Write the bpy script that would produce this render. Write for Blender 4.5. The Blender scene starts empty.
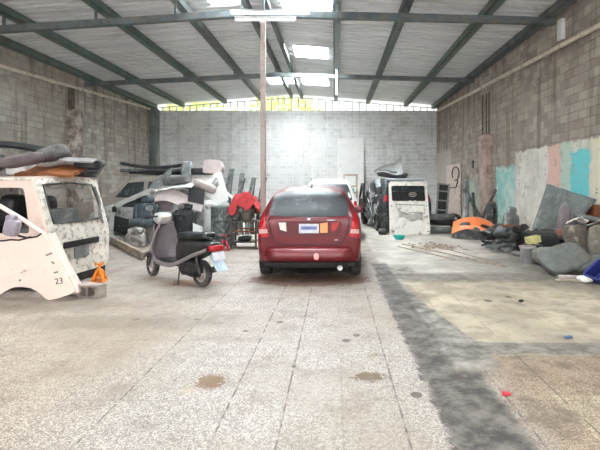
import bpy, bmesh, math, random
from mathutils import Vector, Matrix, Euler, noise
from mathutils.bvhtree import BVHTree
random.seed(7)
C = bpy.context.scene.collection
sc = bpy.context.scene
R = math.radians

# ------------------------------------------------------------------ camera, sky, light, exposure
F = 433.3; VX = 335.0; VY = 185.0; H = 1.55
cd = bpy.data.cameras.new('camera'); cam = bpy.data.objects.new('camera', cd); C.objects.link(cam)
cam.location = (0, 0, H); cam.rotation_euler = (R(90), 0, 0)
cd.sensor_width = 36; cd.lens = F/600*36
cd.shift_x = -(VX-300)/600; cd.shift_y = -(225-VY)/600
cd.clip_start = .05; cd.clip_end = 300
sc.camera = cam
sc.view_settings.view_transform = 'Standard'; sc.view_settings.look = 'None'
sc.view_settings.gamma = 1; sc.view_settings.use_curve_mapping = False
sc.view_settings.exposure = 0.9
w = bpy.data.worlds.new('sky'); sc.world = w; w.use_nodes = True
bg = w.node_tree.nodes['Background']; bg.inputs[0].default_value = (.95, .98, 1, 1); bg.inputs[1].default_value = 1.15
def area(name, loc, rot, sx, sy, power, col=(1, 1, 1)):
    l = bpy.data.lights.new(name, 'AREA'); l.shape = 'RECTANGLE'; l.size = sx; l.size_y = sy; l.energy = power; l.color = col
    o = bpy.data.objects.new(name, l); C.objects.link(o); o.location = loc; o.rotation_euler = rot
    return o
# daylight that comes in through the wide open front of the workshop, behind the camera
area('daylight_front', (-2.1, -3.6, 3.0), (R(78), 0, 0), 13, 4.6, 255, (1, .97, .93))
SKY = [(-1.4, -.1, 10.2, 11.7), (-3.25, -2.3, 10.2, 11.5), (-1.45, -.25, 14.9, 16.1), (-1.5, -.3, 19.2, 20.5), (-3.05, -1.8, 19.2, 20.5),
       (-1.4, -.1, 5.2, 6.4), (-3.25, -2.3, 5.2, 6.4), (-7.4, -6.2, 5.2, 6.4), (2.2, 3.4, 5.2, 6.4), (-7.4, -6.2, .8, 2), (-1.4, -.1, .8, 2), (2.2, 3.4, .8, 2), ]  # rows nearest the camera are unseen, added overhead for more daylight
for (x0, x1, y0, y1) in SKY:
    area('daylight_skylight', ((x0+x1)/2, (y0+y1)/2, 6.85), (0, 0, 0), x1-x0, y1-y0, 390 if y0 > 18 else (820 if y0 > 12 else (560 if y0 > 9 else 160)), (.90, .96, 1))

# ------------------------------------------------------------------ material helpers
class NT:
    def __init__(s, name):
        s.m = bpy.data.materials.new(name); s.m.use_nodes = True; s.t = s.m.node_tree; s.n = s.t.nodes
        s.b = s.n['Principled BSDF']; s.co = s.n.new('ShaderNodeTexCoord')
        s.obj = s.co.outputs['Object']
    def _in(s, sock, v):
        if v is None: return
        if isinstance(v, bpy.types.NodeSocket): s.t.links.new(v, sock)
        elif isinstance(v, (tuple, list)) and sock.type == 'RGBA': sock.default_value = (*v[:3], 1)
        else: sock.default_value = v
    def math(s, op, a, b=None, c=None, clamp=False):
        n = s.n.new('ShaderNodeMath'); n.operation = op; n.use_clamp = clamp
        s._in(n.inputs[0], a); s._in(n.inputs[1], b); s._in(n.inputs[2], c); return n.outputs[0]
    def xyz(s, v=None):
        n = s.n.new('ShaderNodeSeparateXYZ'); s._in(n.inputs[0], v or s.obj); return n.outputs
    def comb(s, x, y, z=0.):
        n = s.n.new('ShaderNodeCombineXYZ'); s._in(n.inputs[0], x); s._in(n.inputs[1], y); s._in(n.inputs[2], z); return n.outputs[0]
    def noise(s, scale, detail=4., rough=.6, vec=None, col=False, dist=0.):
        n = s.n.new('ShaderNodeTexNoise'); n.inputs['Scale'].default_value = scale; n.inputs['Detail'].default_value = detail
        n.inputs['Roughness'].default_value = rough; n.inputs['Distortion'].default_value = dist
        s._in(n.inputs['Vector'], vec or s.obj); return n.outputs[1 if col else 0]
    def voro(s, scale, vec=None, feature='F1', out='Color'):
        n = s.n.new('ShaderNodeTexVoronoi'); n.feature = feature; n.inputs['Scale'].default_value = scale
        s._in(n.inputs['Vector'], vec or s.obj); return n.outputs[out]
    def scalev(s, v, k):
        n = s.n.new('ShaderNodeMapping'); n.inputs['Scale'].default_value = k; s._in(n.inputs[0], v); return n.outputs[0]
    def smooth(s, v, lo, hi, a=0., b=1.):
        n = s.n.new('ShaderNodeMapRange'); n.interpolation_type = 'SMOOTHSTEP'
        s._in(n.inputs[0], v); n.inputs[1].default_value = lo; n.inputs[2].default_value = hi
        n.inputs[3].default_value = a; n.inputs[4].default_value = b; return n.outputs[0]
    def band(s, v, lo, hi, soft):
        return s.math('MULTIPLY', s.smooth(v, lo-soft, lo+soft), s.smooth(v, hi-soft, hi+soft, 1., 0.))
    def mul(s, *a):
        r = a[0]
        for x in a[1:]: r = s.math('MULTIPLY', r, x)
        return r
    def mix(s, f, a, b, blend='MIX'):
        n = s.n.new('ShaderNodeMix'); n.data_type = 'RGBA'; n.blend_type = blend
        s._in(n.inputs[0], f); s._in(n.inputs[6], a); s._in(n.inputs[7], b); return n.outputs[2]
    def bump(s, h, strength=.3, dist=.02):
        n = s.n.new('ShaderNodeBump'); n.inputs['Strength'].default_value = strength; n.inputs['Distance'].default_value = dist
        s._in(n.inputs['Height'], h); s.t.links.new(n.outputs[0], s.b.inputs['Normal'])
    def brick(s, vec, w, h, mortar):
        n = s.n.new('ShaderNodeTexBrick'); n.inputs['Scale'].default_value = 1
        n.inputs['Mortar Size'].default_value = mortar; n.inputs['Brick Width'].default_value = w; n.inputs['Row Height'].default_value = h
        n.inputs['Color1'].default_value = (.2, .2, .2, 1); n.inputs['Color2'].default_value = (.8, .8, .8, 1); n.inputs['Bias'].default_value = 0
        n.inputs['Mortar'].default_value = (.5, .5, .5, 1); n.inputs['Mortar Smooth'].default_value = .3
        s._in(n.inputs['Vector'], vec); return n.outputs
    def base(s, v): s._in(s.b.inputs['Base Color'], v)
    def rough(s, v): s._in(s.b.inputs['Roughness'], v)

def mat(name, col, rough=.6, metal=0., var=.25, scale=6., dirt=None, dirt_amt=.4, dirt_scale=5., bump=0., coat=0.):
    k = NT(name); n = k.noise(scale, 5)
    lo = tuple(c*(1-var) for c in col); hi = tuple(min(1, c*(1+var)) for c in col)
    c = k.mix(k.smooth(n, .3, .7), lo, hi)
    if dirt:
        d = k.noise(dirt_scale, 8, .7)
        c = k.mix(k.smooth(d, .62-dirt_amt*.35, .72-dirt_amt*.2), c, dirt)
    k.base(c); k.b.inputs['Roughness'].default_value = rough; k.b.inputs['Metallic'].default_value = metal
    if coat: k.b.inputs['Coat Weight'].default_value = coat
    if bump: k.bump(k.noise(scale*4, 6, .7), bump)
    return k.m
def emit(name, col, st):
    m = bpy.data.materials.new(name); m.use_nodes = True; t = m.node_tree; t.nodes.clear()
    e = t.nodes.new('ShaderNodeEmission'); e.inputs[0].default_value = (*col, 1); e.inputs[1].default_value = st
    o = t.nodes.new('ShaderNodeOutputMaterial'); t.links.new(e.outputs[0], o.inputs[0]); return m

# ------------------------------------------------------------------ mesh helpers
def at(px, py, d): return Vector(((px-VX)/F*d, d, H-(py-VY)/F*d))
def catmull(pts, n):
    P = [tuple(map(float, p)) for p in pts]; m = len(P)-1; out = []
    for i in range(n):
        t = i/(n-1)*m; k = min(int(t), m-1); f = t-k
        p0 = P[max(k-1, 0)]; p1 = P[k]; p2 = P[k+1]; p3 = P[min(k+2, m)]
        out.append(tuple(.5*((2*b)+(c-a)*f+(2*a-5*b+4*c-d)*f*f+(3*b-a-3*c+d)*f**3) for a, b, c, d in zip(p0, p1, p2, p3)))
    return out
def roundpoly(pts, r, n=4):
    out = []; m = len(pts)
    for i in range(m):
        p = Vector(pts[i]).to_2d(); a = Vector(pts[i-1]).to_2d(); b = Vector(pts[(i+1) % m]).to_2d()
        ra = min(r, (a-p).length*.45); rb = min(r, (b-p).length*.45)
        s = p+(a-p).normalized()*ra; e = p+(b-p).normalized()*rb
        for k in range(n+1):
            t = k/n; q = s*(1-t)**2+p*2*t*(1-t)+e*t*t; out.append((q.x, q.y))
    return out
def ray2(poly, c, ang):
    d = Vector((math.cos(ang), math.sin(ang))); best = None
    for i in range(len(poly)):
        a = Vector(poly[i])-c; b = Vector(poly[(i+1) % len(poly)])-c; e = b-a
        den = d.x*e.y-d.y*e.x
        if abs(den) < 1e-9: continue
        t = (a.x*e.y-a.y*e.x)/den; u = (a.x*d.y-a.y*d.x)/den
        if t > 0 and -1e-6 <= u <= 1+1e-6 and (best is None or t < best): best = t
    return c+d*(best or 0)
def rotm(r): return Euler(tuple(R(a) for a in r)).to_matrix()
class MB:
    def __init__(s): s.bm = bmesh.new()
    def box(s, c, sz, rot=(0, 0, 0), bev=0., seg=2):
        M = Matrix.Translation(c) @ rotm(rot).to_4x4() @ Matrix.Diagonal((*sz, 1))
        r = bmesh.ops.create_cube(s.bm, size=1, matrix=M)
        if bev:
            es = list({e for v in r['verts'] for e in v.link_edges})
            bmesh.ops.bevel(s.bm, geom=es, offset=bev, segments=seg, affect='EDGES', profile=.5)
        return s
    def loft(s, rings, cap=True, loop=False, close_ring=True):
        V = [[s.bm.verts.new(p) for p in r] for r in rings]; n = len(V[0])
        m = len(V) if loop else len(V)-1
        for i in range(m):
            A, B = V[i], V[(i+1) % len(V)]
            for j in range(n if close_ring else n-1):
                k = (j+1) % n
                try: s.bm.faces.new((A[j], A[k], B[k], B[j]))
                except ValueError: pass
        if cap and not loop and close_ring:
            s.bm.faces.new(V[0][::-1]); s.bm.faces.new(V[-1])
        return s
    def tube(s, pts, r, seg=8, loop=False, cap=True):
        P = [Vector(p) for p in pts]; rings = []; n = len(P); up = None
        for i, p in enumerate(P):
            if loop: t = P[(i+1) % n]-P[i-1]
            else: t = P[min(i+1, n-1)]-P[max(i-1, 0)]
            t.normalize()
            if up is None:
                up = t.orthogonal().normalized()
            else:
                up = (up-t*up.dot(t)).normalized()
            b = t.cross(up); rr = r[i] if isinstance(r, (list, tuple)) else r
            rings.append([p+(up*math.cos(2*math.pi*k/seg)+b*math.sin(2*math.pi*k/seg))*rr for k in range(seg)])
        return s.loft(rings, cap, loop)
    def bar(s, a, b, w, h=None, roll=0.):
        a = Vector(a); b = Vector(b); h = h or w; t = (b-a); L = t.length
        q = t.to_track_quat('Y', 'Z'); M = Matrix.Translation((a+b)/2) @ q.to_matrix().to_4x4() @ Matrix.Rotation(roll, 4, 'Y') @ Matrix.Diagonal((w, L, h, 1))
        bmesh.ops.create_cube(s.bm, size=1, matrix=M); return s
    def lathe(s, prof, c=(0, 0, 0), rot=(0, 0, 0), seg=24, loop=False):
        M = Matrix.Translation(c) @ rotm(rot).to_4x4()
        rings = [[M @ Vector((r*math.cos(2*math.pi*k/seg), r*math.sin(2*math.pi*k/seg), z)) for k in range(seg)] for r, z in prof]
        return s.loft(rings, not loop, loop)
    def prism(s, poly, t, M=Matrix()):
        A = [s.bm.verts.new(M @ Vector((x, y, -t/2))) for x, y in poly]; B = [s.bm.verts.new(M @ Vector((x, y, t/2))) for x, y in poly]
        s.bm.faces.new(A[::-1]); s.bm.faces.new(B); n = len(poly)
        for i in range(n): s.bm.faces.new((A[i], A[(i+1) % n], B[(i+1) % n], B[i]))
        return s
    def holed(s, outer, hole, t, M=Matrix(), f=None):
        c = sum((Vector(p).to_2d() for p in hole), Vector((0, 0)))/len(hole)
        angs = sorted({round(math.atan2(p[1]-c.y, p[0]-c.x), 4) for p in list(outer)+list(hole)} | {round(-math.pi+i*math.pi/14, 4) for i in range(28)})
        O = [ray2(outer, c, a) for a in angs]; I = [ray2(hole, c, a) for a in angs]
        f = f or (lambda x, y, z: Vector((x, y, z)))
        rings = [[M @ f(p.x, p.y, z) for p in P] for P, z in ((O, -t/2), (O, t/2), (I, t/2), (I, -t/2))]
        return s.loft(rings, False, True)
    def sheet(s, fn, nu, nv, t=.004):
        G = [[Vector(fn(i/(nu-1), j/(nv-1))) for j in range(nv)] for i in range(nu)]
        def nrm(i, j):
            a = G[min(i+1, nu-1)][j]-G[max(i-1, 0)][j]; b = G[i][min(j+1, nv-1)]-G[i][max(j-1, 0)]
            n = a.cross(b); return n.normalized() if n.length > 1e-9 else Vector((0, 0, 1))
        A = [[s.bm.verts.new(G[i][j]) for j in range(nv)] for i in range(nu)]
        B = [[s.bm.verts.new(G[i][j]-nrm(i, j)*t) for j in range(nv)] for i in range(nu)]
        def q(a, b, c, d):
            try: s.bm.faces.new((a, b, c, d))
            except ValueError: pass
        for i in range(nu-1):
            for j in range(nv-1):
                q(A[i][j], A[i+1][j], A[i+1][j+1], A[i][j+1]); q(B[i][j], B[i][j+1], B[i+1][j+1], B[i+1][j])
        for i in range(nu-1):
            q(A[i][0], B[i][0], B[i+1][0], A[i+1][0]); q(A[i][-1], A[i+1][-1], B[i+1][-1], B[i][-1])
        for j in range(nv-1):
            q(A[0][j], A[0][j+1], B[0][j+1], B[0][j]); q(A[-1][j], B[-1][j], B[-1][j+1], A[-1][j+1])
        return s
    def blob(s, c, sz, rot=(0, 0, 0), e=.45, nz=.0, ns=5., seg=24, rows=14):
        M = Matrix.Translation(c) @ rotm(rot).to_4x4()
        def sp(v, p): return math.copysign(abs(v)**p, v)
        rings = []; off = Vector((random.random()*9, random.random()*9, 0))
        for i in range(1, rows):
            th = -math.pi/2+math.pi*i/rows; ring = []
            for k in range(seg):
                ph = 2*math.pi*k/seg
                p = Vector((sp(math.cos(th), e)*sp(math.cos(ph), e)*sz[0]/2, sp(math.cos(th), e)*sp(math.sin(ph), e)*sz[1]/2, sp(math.sin(th), e)*sz[2]/2))
                if nz: p *= 1+nz*noise.noise(p*ns+off)
                ring.append(M @ p)
            rings.append(ring)
        return s.loft(rings)
    def jitter(s, amt, sc_=4.):
        for v in s.bm.verts: v.co += Vector(noise.noise_vector(v.co*sc_))*amt
        return s
    def bvh(s): s.bm.normal_update(); return BVHTree.FromBMesh(s.bm)
    def build(s, name, m, parent=None, ang=35):
        bmesh.ops.recalc_face_normals(s.bm, faces=s.bm.faces[:])
        me = bpy.data.meshes.new(name); s.bm.to_mesh(me); s.bm.free()
        for p in me.polygons: p.use_smooth = True
        me.set_sharp_from_angle(angle=R(ang))
        me.materials.append(m)
        o = bpy.data.objects.new(name, me); C.objects.link(o)
        if parent: o.parent = parent
        return o
def tag(o, label, cat, group=None):
    o['label'] = label; o['category'] = cat
    if group: o['group'] = group
    return o
def thing(name, label, cat, loc=(0, 0, 0), rz=0., group=None, rot=None):
    o = bpy.data.objects.new(name, None); C.objects.link(o); o.location = loc
    o.rotation_euler = tuple(R(a) for a in rot) if rot else (0, 0, R(rz)); o.empty_display_size = .1
    return tag(o, label, cat, group)
def place(o, loc, rot=(0, 0, 0)):
    o.location = loc; o.rotation_euler = tuple(R(a) for a in rot); return o
def struct(mb, name, m, ang=35):
    o = mb.build(name, m, None, ang); o['kind'] = 'structure'; return o
def copy_tree(o, parent=None):
    c = o.copy(); C.objects.link(c)
    if parent: c.parent = parent
    for ch in list(o.children): copy_tree(ch, c)
    return c
def text(body, size, m, parent, M, name='lettering'):
    cu = bpy.data.curves.new(name, 'FONT'); cu.body = body; cu.size = size; cu.extrude = .002; cu.align_x = 'CENTER'; cu.align_y = 'CENTER'
    cu.materials.append(m); tmp = bpy.data.objects.new(name, cu); C.objects.link(tmp); me = bpy.data.meshes.new_from_object(tmp); bpy.data.objects.remove(tmp); bpy.data.curves.remove(cu)
    o = bpy.data.objects.new(name, me); C.objects.link(o); o.parent = parent; o.matrix_local = M; return o

# ------------------------------------------------------------------ materials
def floor_mat():
    k = NT('terrazzo_floor'); x, y, z = k.xyz()
    fl = k.noise(7, 4, .6); big = k.noise(.55, 5, .6); med = k.noise(2.6, 6, .65)
    chips = k.voro(125, out='Color'); cs = k.n.new('ShaderNodeSeparateColor'); k.t.links.new(chips, cs.inputs[0])
    c = k.mix(k.smooth(cs.outputs[0], .2, .9), (.26, .225, .198), (.57, .52, .468))
    c = k.mix(k.smooth(cs.outputs[1], .86, .9), c, (.20, .165, .14))
    c = k.mix(k.mul(k.smooth(big, .40, .62), .62), c, (.31, .255, .20))
    c = k.mix(k.mul(k.smooth(med, .50, .68), .42), c, (.22, .18, .145))
    fine = k.noise(24, 5, .7)
    c = k.mix(k.mul(k.smooth(fine, .54, .64), .6), c, (.17, .14, .115))
    # tile joints every 0.4 m, some worn away
    def joint(v, off, seed):
        q = k.math('ADD', k.math('DIVIDE', v, .4), off); f = k.math('FRACT', q); d = k.math('ABSOLUTE', k.math('SUBTRACT', f, .5))
        wn = k.n.new('ShaderNodeTexWhiteNoise'); wn.noise_dimensions = '1D'; k._in(wn.inputs['W'], k.math('ADD', k.math('FLOOR', k.math('ADD', q, .5)), seed))
        return k.mul(k.smooth(d, .476, .488), k.smooth(wn.outputs[0], .1, .7, .3, 1.))
    j = k.math('MAXIMUM', joint(x, .875, 3.), k.mul(joint(y, .2, 11.), .35))
    j = k.mul(j, k.smooth(fl, .35, .6))
    # tan cast towards the right front, where the tiles are older
    tan = k.mul(k.smooth(x, 1.1, 1.4), k.smooth(y, 3.9, 4.0, 1., 0.))
    tl = k.n.new('ShaderNodeTexWhiteNoise'); tl.noise_dimensions = '2D'; k._in(tl.inputs['Vector'], k.comb(k.math('FLOOR', k.math('DIVIDE', x, .8)), k.math('FLOOR', k.math('DIVIDE', y, .8))))
    c = k.mix(k.mul(tan, .85), c, k.mix(k.smooth(tl.outputs[0], .3, .8), (.74, .60, .46), (.98, .86, .66)), 'MULTIPLY')
    c = k.mix(k.mul(tan, k.smooth(med, .46, .62), .6), c, (.13, .105, .08))
    c = k.mix(k.mul(k.smooth(x, -1.2, -2.4), k.smooth(y, 6.5, 4.5), .55), c, (.98, .86, .70), 'MULTIPLY')
    c = k.mix(k.mul(j, .95), c, (.10, .082, .068))
    # worn concrete: a long strip, a cross strip and the smoother slab beyond
    wob = k.mul(k.math('SUBTRACT', k.noise(3.2, 5, .7), .5), .16)
    xw = k.math('ADD', x, wob); yw = k.math('ADD', y, wob)
    xs = k.math('ADD', xw, k.mul(k.math('SUBTRACT', y, 4.33), .16))
    dn = k.smooth(k.noise(5, 8, .75), .38, .66)
    conc = k.mix(dn, (.045, .04, .036), (.20, .18, .155))
    concl = k.mix(dn, (.13, .12, .10), (.37, .345, .30))
    slab = k.mix(k.smooth(k.noise(2.2, 7, .65), .38, .66), (.30, .25, .18), (.56, .485, .37))
    slab = k.mix(k.mul(k.smooth(k.noise(1.1, 6, .7), .50, .64), .75), slab, (.15, .125, .10))
    slab = k.mix(k.mul(j, .5), slab, (.14, .115, .09))
    mslab = k.mul(k.smooth(xs, 1.37, 1.41), k.band(yw, 4.28, 7.15, .04))
    mfar = k.mul(k.smooth(xw, .78, .95), k.smooth(yw, 7.3, 7.7))
    far = k.mix(k.smooth(k.noise(1.3, 7, .65), .36, .64), (.34, .31, .27), (.64, .60, .53))
    c = k.mix(mfar, c, far)
    light = k.mul(k.band(xw, .9, 1.42, .05), k.smooth(yw, 8.0, 8.6, 1., 0.), k.smooth(yw, 3.4, 3.9))
    c = k.mix(light, c, concl)
    c = k.mix(mslab, c, slab)
    strip = k.mul(k.band(xw, .72, 1.02, .035), k.smooth(yw, 8.4, 8.8, 1., 0.))
    strip = k.math('MAXIMUM', strip, k.mul(k.band(xw, .74, 1.2, .05), k.smooth(yw, 3.5, 3.8, 1., 0.)))
    cross = k.mul(k.smooth(xw, 1.05, 1.15), k.math('MAXIMUM', k.mul(k.band(yw, 3.98, 4.26, .02), .85), k.mul(k.band(yw, 6.95, 7.6, .16), .8)))
    c = k.mix(k.math('MAXIMUM', strip, cross), c, k.mix(k.mul(cross, .5), conc, concl))
    crack = k.mul(k.band(xw, .69, .735, .02), k.smooth(k.noise(9, 4, .7), .42, .55), k.smooth(y, 7.4, 7.6, 1., 0.))
    c = k.mix(k.mul(crack, .8), c, (.03, .027, .024))
    # oil and dirt with shapes of their own, plus painted shade under the car
    ragged = k.mul(k.math('SUBTRACT', k.noise(5, 6, .75), .5), 1.5); ragf = k.mul(k.math('SUBTRACT', k.noise(22, 6, .8), .5), 2.4)
    def spot(cx, cy, rx, ry, rag, lo=.55, hi=1.):
        a = k.math('DIVIDE', k.math('SUBTRACT', x, cx), rx); b = k.math('DIVIDE', k.math('SUBTRACT', y, cy), ry)
        r = k.math('SQRT', k.math('ADD', k.mul(a, a), k.mul(b, b))); return k.smooth(k.math('ADD', r, rag), lo, hi, 1., 0.)
    def lay(c, m, amt, col): return k.mix(k.mul(m, amt), c, col)
    c = lay(c, spot(-.40, 7.1, 1.15, .55, ragged, .7, 1.0), .85, (.10, .045, .028))
    c = lay(c, spot(-.40, 9.3, 1.1, 2.1, ragged, .7, 1.1), .8, (.06, .05, .045))  # dark stain together with painted shade beneath the red hatchback
    c = lay(c, spot(-2.25, 6.85, .5, .3, ragged, .6, 1.0), .75, (.24, .11, .06))
    c = lay(c, spot(-3.9, 5.6, 1.3, .5, ragged, .5, 1.1), .7, (.15, .12, .09))
    c = lay(c, spot(-4.2, 10.5, 2.0, 2.2, ragged, .5, 1.1), .55, (.28, .25, .21))
    c = lay(c, spot(-.98, 3.42, .20, .22, ragf, .5, .62), .95, (.17, .095, .04))
    c = lay(c, spot(-1.12, 3.28, .16, .14, ragf, .2, .5), .6, (.45, .36, .24))
    c = lay(c, spot(.28, 3.5, .22, .15, ragf, .5, .62), .95, (.13, .08, .04))
    c = lay(c, spot(.36, 3.95, .25, .25, ragf, .05, .2), .8, (.22, .15, .09))
    for sx, sy, sr in ((.11, 4.32, .055), (.22, 4.47, .045), (-.95, 4.6, .035), (-1.6, 5.0, .04), (.6, 3.2, .05), (1.0, 3.5, .05), (-2.3, 5.0, .05), (2.05, 5.8, .06), (2.4, 6.0, .05), (-.62, 4.9, .04), (-.35, 3.7, .025)):
        c = lay(c, spot(sx, sy, sr, sr*1.1, k.mul(ragged, .5), .7, 1.), .85, (.07, .05, .045))
    c = lay(c, spot(3.2, 8.3, 1.6, 1.7, ragged, .2, .9), .6, (.16, .14, .12))
    c = lay(c, spot(2.5, 10.8, .9, .6, ragged, .3, .8), .8, (.30, .22, .14))
    c = lay(c, spot(.95, 6.2, .5, 1.6, ragged, .1, .8), .65, (.06, .055, .05))
    c = lay(c, spot(4.2, 7.6, 1.2, 2.4, ragged, .4, 1.), .7, (.13, .115, .10))
    c = lay(c, spot(-2.5, 4.9, 1.9, .35, ragged, .4, 1.), .5, (.17, .14, .11))
    k.base(c); k.rough(k.smooth(med, .3, .7, .42, .72))
    k.bump(k.math('ADD', k.mul(fine, .3), k.mul(j, -.5)), .25, .01)
    return k.m
def block_mat(name, axis, base_lo, base_hi, tint, paint=False):
    k = NT(name); x, y, z = k.xyz(); u = y if axis == 'Y' else x
    v = k.comb(u, z, 0.); br = k.brick(v, .4, .2, .011)
    bc = k.n.new('ShaderNodeSeparateColor'); k.t.links.new(br[0], bc.inputs[0])
    big = k.noise(.5, 6, .6); med = k.noise(2.2, 8, .7)
    c = k.mix(k.smooth(bc.outputs[0], .15, .85), base_lo, base_hi)
    c = k.mix(k.mul(k.smooth(big, .42, .62), .65), c, tint)
    c = k.mix(k.mul(k.smooth(med, .5, .7), .5), c, tuple(a*.45 for a in base_lo))
    # rain streaks running down
    st = k.noise(1., 5, .6, k.comb(k.mul(u, 2.6), k.mul(z, .22), 3.))
    c = k.mix(k.mul(k.smooth(st, .50, .64), .28 if axis == 'X' else .62), c, tuple(a*.38 for a in tint))
    # worn mortar, pale splashes
    worn = k.smooth(k.noise(1.4, 4), .35, .6)
    c = k.mix(k.mul(br[1], worn, .75), c, tuple(min(1, a*1.25) for a in base_hi) if axis == 'X' else tuple(a*.5 for a in base_lo))
    c = k.mix(k.mul(k.smooth(k.noise(1.7, 6, .7), .6, .7), .5), c, (.62, .60, .54))
    h = k.mul(br[1], -1.)
    if paint:
        wob = k.mul(k.math('SUBTRACT', k.noise(2.6, 6, .7), .5), .5); yw = k.math('ADD', y, wob); zw = k.math('ADD', z, k.mul(wob, .8))
        plas = k.mul(k.smooth(yw, 12.9, 13.1, 1., 0.), k.smooth(zw, 2.5, 2.56, 1., 0.))
        pc = k.mix(k.smooth(k.noise(1.5, 7, .7), .35, .65), (.62, .60, .53), (.86, .84, .78))
        pc = k.mix(k.band(yw, 10.4, 11.0, .05), pc, (.80, .55, .48))
        pc = k.mix(k.band(yw, 9.85, 10.35, .08), pc, (.58, .70, .61))
        pc = k.mix(k.smooth(yw, 9.1, 9.2, 1., 0.), pc, (.82, .76, .62))
        pc = k.mix(k.mul(k.band(yw, 9.2, 9.92, .03), k.band(zw, 1.1, 2.32, .03)), pc, (.20, .68, .70))
        c = k.mix(plas, c, pc)
        c = k.mix(k.mul(k.band(yw, 13.0, 14.5, .05), k.smooth(zw, 2.05, 2.2, 1., 0.)), c, k.mix(k.smooth(k.noise(2.3, 7), .4, .6), (.28, .58, .54), (.58, .72, .66)))
        c = k.mix(k.mul(k.band(yw, 15.9, 18.3, .1), k.smooth(zw, 1.9, 2.0, 1., 0.), .8), c, k.mix(k.smooth(k.noise(1.2, 5), .4, .6), (.30, .20, .17), (.45, .52, .44)))
        c = k.mix(k.mul(k.smooth(yw, 20, 20.4), k.smooth(zw, 3.1, 3.4, 1., 0.), .7), c, (.55, .51, .45))
        peel = k.mul(k.smooth(k.noise(3.6, 8, .75), .56, .62), k.smooth(zw, 2.5, 2.6, 1., 0.), k.smooth(yw, 14.5, 14.6, 1., 0.))
        c = k.mix(k.mul(peel, .7), c, (.36, .33, .28))
        c = k.mix(k.mul(k.smooth(k.noise(9, 5, .7), .64, .68), plas), c, (.12, .10, .09))
        h = k.mix(plas, k.comb(h, h, h), (.3, .3, .3))
    k.base(c); k.b.inputs['Roughness'].default_value = .9
    k.bump(h, .6, .012); return k.m
M_floor = floor_mat()
M_wl = block_mat('block_wall_left', 'Y', (.30, .275, .245), (.46, .425, .37), (.36, .31, .26))
M_wr = block_mat('block_wall_right', 'Y', (.29, .25, .215), (.47, .42, .36), (.35, .285, .23), True)
M_wb = block_mat('block_wall_back', 'X', (.64, .65, .645), (.78, .79, .785), (.66, .645, .62))
def zinc():
    k = NT('zinc_sheet'); x, y, z = k.xyz()
    st = k.noise(1., 5, .6, k.comb(k.mul(x, .5), k.mul(y, 4.), 0.)); c = k.mix(k.smooth(st, .35, .7), (.62, .64, .655), (.80, .81, .82))
    c = k.mix(k.mul(k.smooth(k.noise(.9, 7, .7), .55, .7), .5), c, (.38, .37, .35)); k.base(c)
    k.b.inputs['Roughness'].default_value = .55; k.b.inputs['Metallic'].default_value = .1; return k.m
M_zinc = zinc()
def skylight():
    k = NT('skylight_sheet'); t = k.t; o = k.n['Material Output']
    a = k.n.new('ShaderNodeBsdfTransparent'); b = k.n.new('ShaderNodeBsdfTranslucent'); a.inputs[0].default_value = (1, 1, 1, 1)
    k._in(b.inputs[0], k.mix(k.noise(3), (.85, .9, .92), (1, 1, 1)))
    m = k.n.new('ShaderNodeMixShader'); m.inputs[0].default_value = .5
    t.links.new(a.outputs[0], m.inputs[1]); t.links.new(b.outputs[0], m.inputs[2]); t.links.new(m.outputs[0], o.inputs[0]); return k.m
M_sky = skylight()
M_steel = mat('painted_roof_steel', (.10, .13, .14), .55, .1, .3, 3, (.16, .15, .13), .5, 4)
M_steelg = mat('painted_roof_steel_green', (.09, .16, .145), .55, .1, .3, 3, (.17, .15, .12), .5, 4)
M_pvc = mat('cream_pipe', (.66, .60, .50), .5, 0, .1, 4, (.35, .29, .22), .3)
M_conc = mat('rough_concrete', (.42, .36, .31), .9, 0, .3, 4, (.16, .13, .11), .6, 3, .4)
M_post = mat('pink_grey_post', (.40, .335, .305), .5, 0, .2, 4, (.30, .2, .17), .4, 4)
M_tube = emit('lamp_tube', (.93, .97, 1), 3.5)
M_white = mat('white_enamel', (.74, .74, .72), .4, 0, .08, 4)
M_lat = mat('white_lattice', (.66, .68, .62), .6, 0, .1)
M_red = mat('red_car_paint', (.14, .005, .011), .36, .1, .12, 2, coat=.35)
M_redshade = mat('shaded_red_paint', (.10, .005, .009), .4, .1, .15, 3, coat=.2)  # car red darkened to paint shade into plate recess and bumper slot
M_glass = mat('tinted_glass', (.016, .022, .025), .4, 0, .4, 3, (.10, .11, .115), .25, 4)
M_black = mat('black_plastic', (.012, .012, .013), .55, 0, .3, 6)
M_blackd = mat('dusty_black_plastic', (.03, .032, .032), .6, 0, .4, 5, (.13, .125, .115), .4, 5)
M_rub = mat('tyre_rubber', (.02, .019, .019), .8, 0, .3, 8, (.11, .10, .09), .4, 6)
M_alu = mat('dull_alloy', (.55, .54, .53), .35, .7, .15, 8, (.2, .18, .16), .4)
M_chrome = mat('chrome', (.55, .55, .56), .32, 1, .05)
M_lred = mat('red_lens', (.40, .008, .014), .25, 0, .1, coat=.4)
M_lwhite = mat('clear_lens', (.75, .68, .64), .15, 0, .1, coat=1)
M_lor = mat('amber_lens', (.80, .30, .10), .2, 0, .1, coat=1)
M_plate = mat('plate_white', (.62, .62, .68), .4, 0, .1, 12)
M_plateb = mat('plate_blue', (.16, .20, .42), .4)
M_pink = mat('pink_sticker', (.85, .30, .30), .5)
M_cream = mat('cream_van_paint', (.80, .63, .55), .4, 0, .08, 2, (.30, .22, .17), .14, 4)
M_creamd = mat('dirty_white_van_paint', (.74, .71, .64), .5, 0, .14, 3, (.30, .25, .20), .42, 11)
M_fend = mat('pinkish_white_paint', (.86, .68, .60), .35, 0, .04, 2, (.55, .42, .36), .05, 4)
M_mauve = mat('mauve_plastic', (.185, .15, .165), .45, 0, .15, 5)
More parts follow.
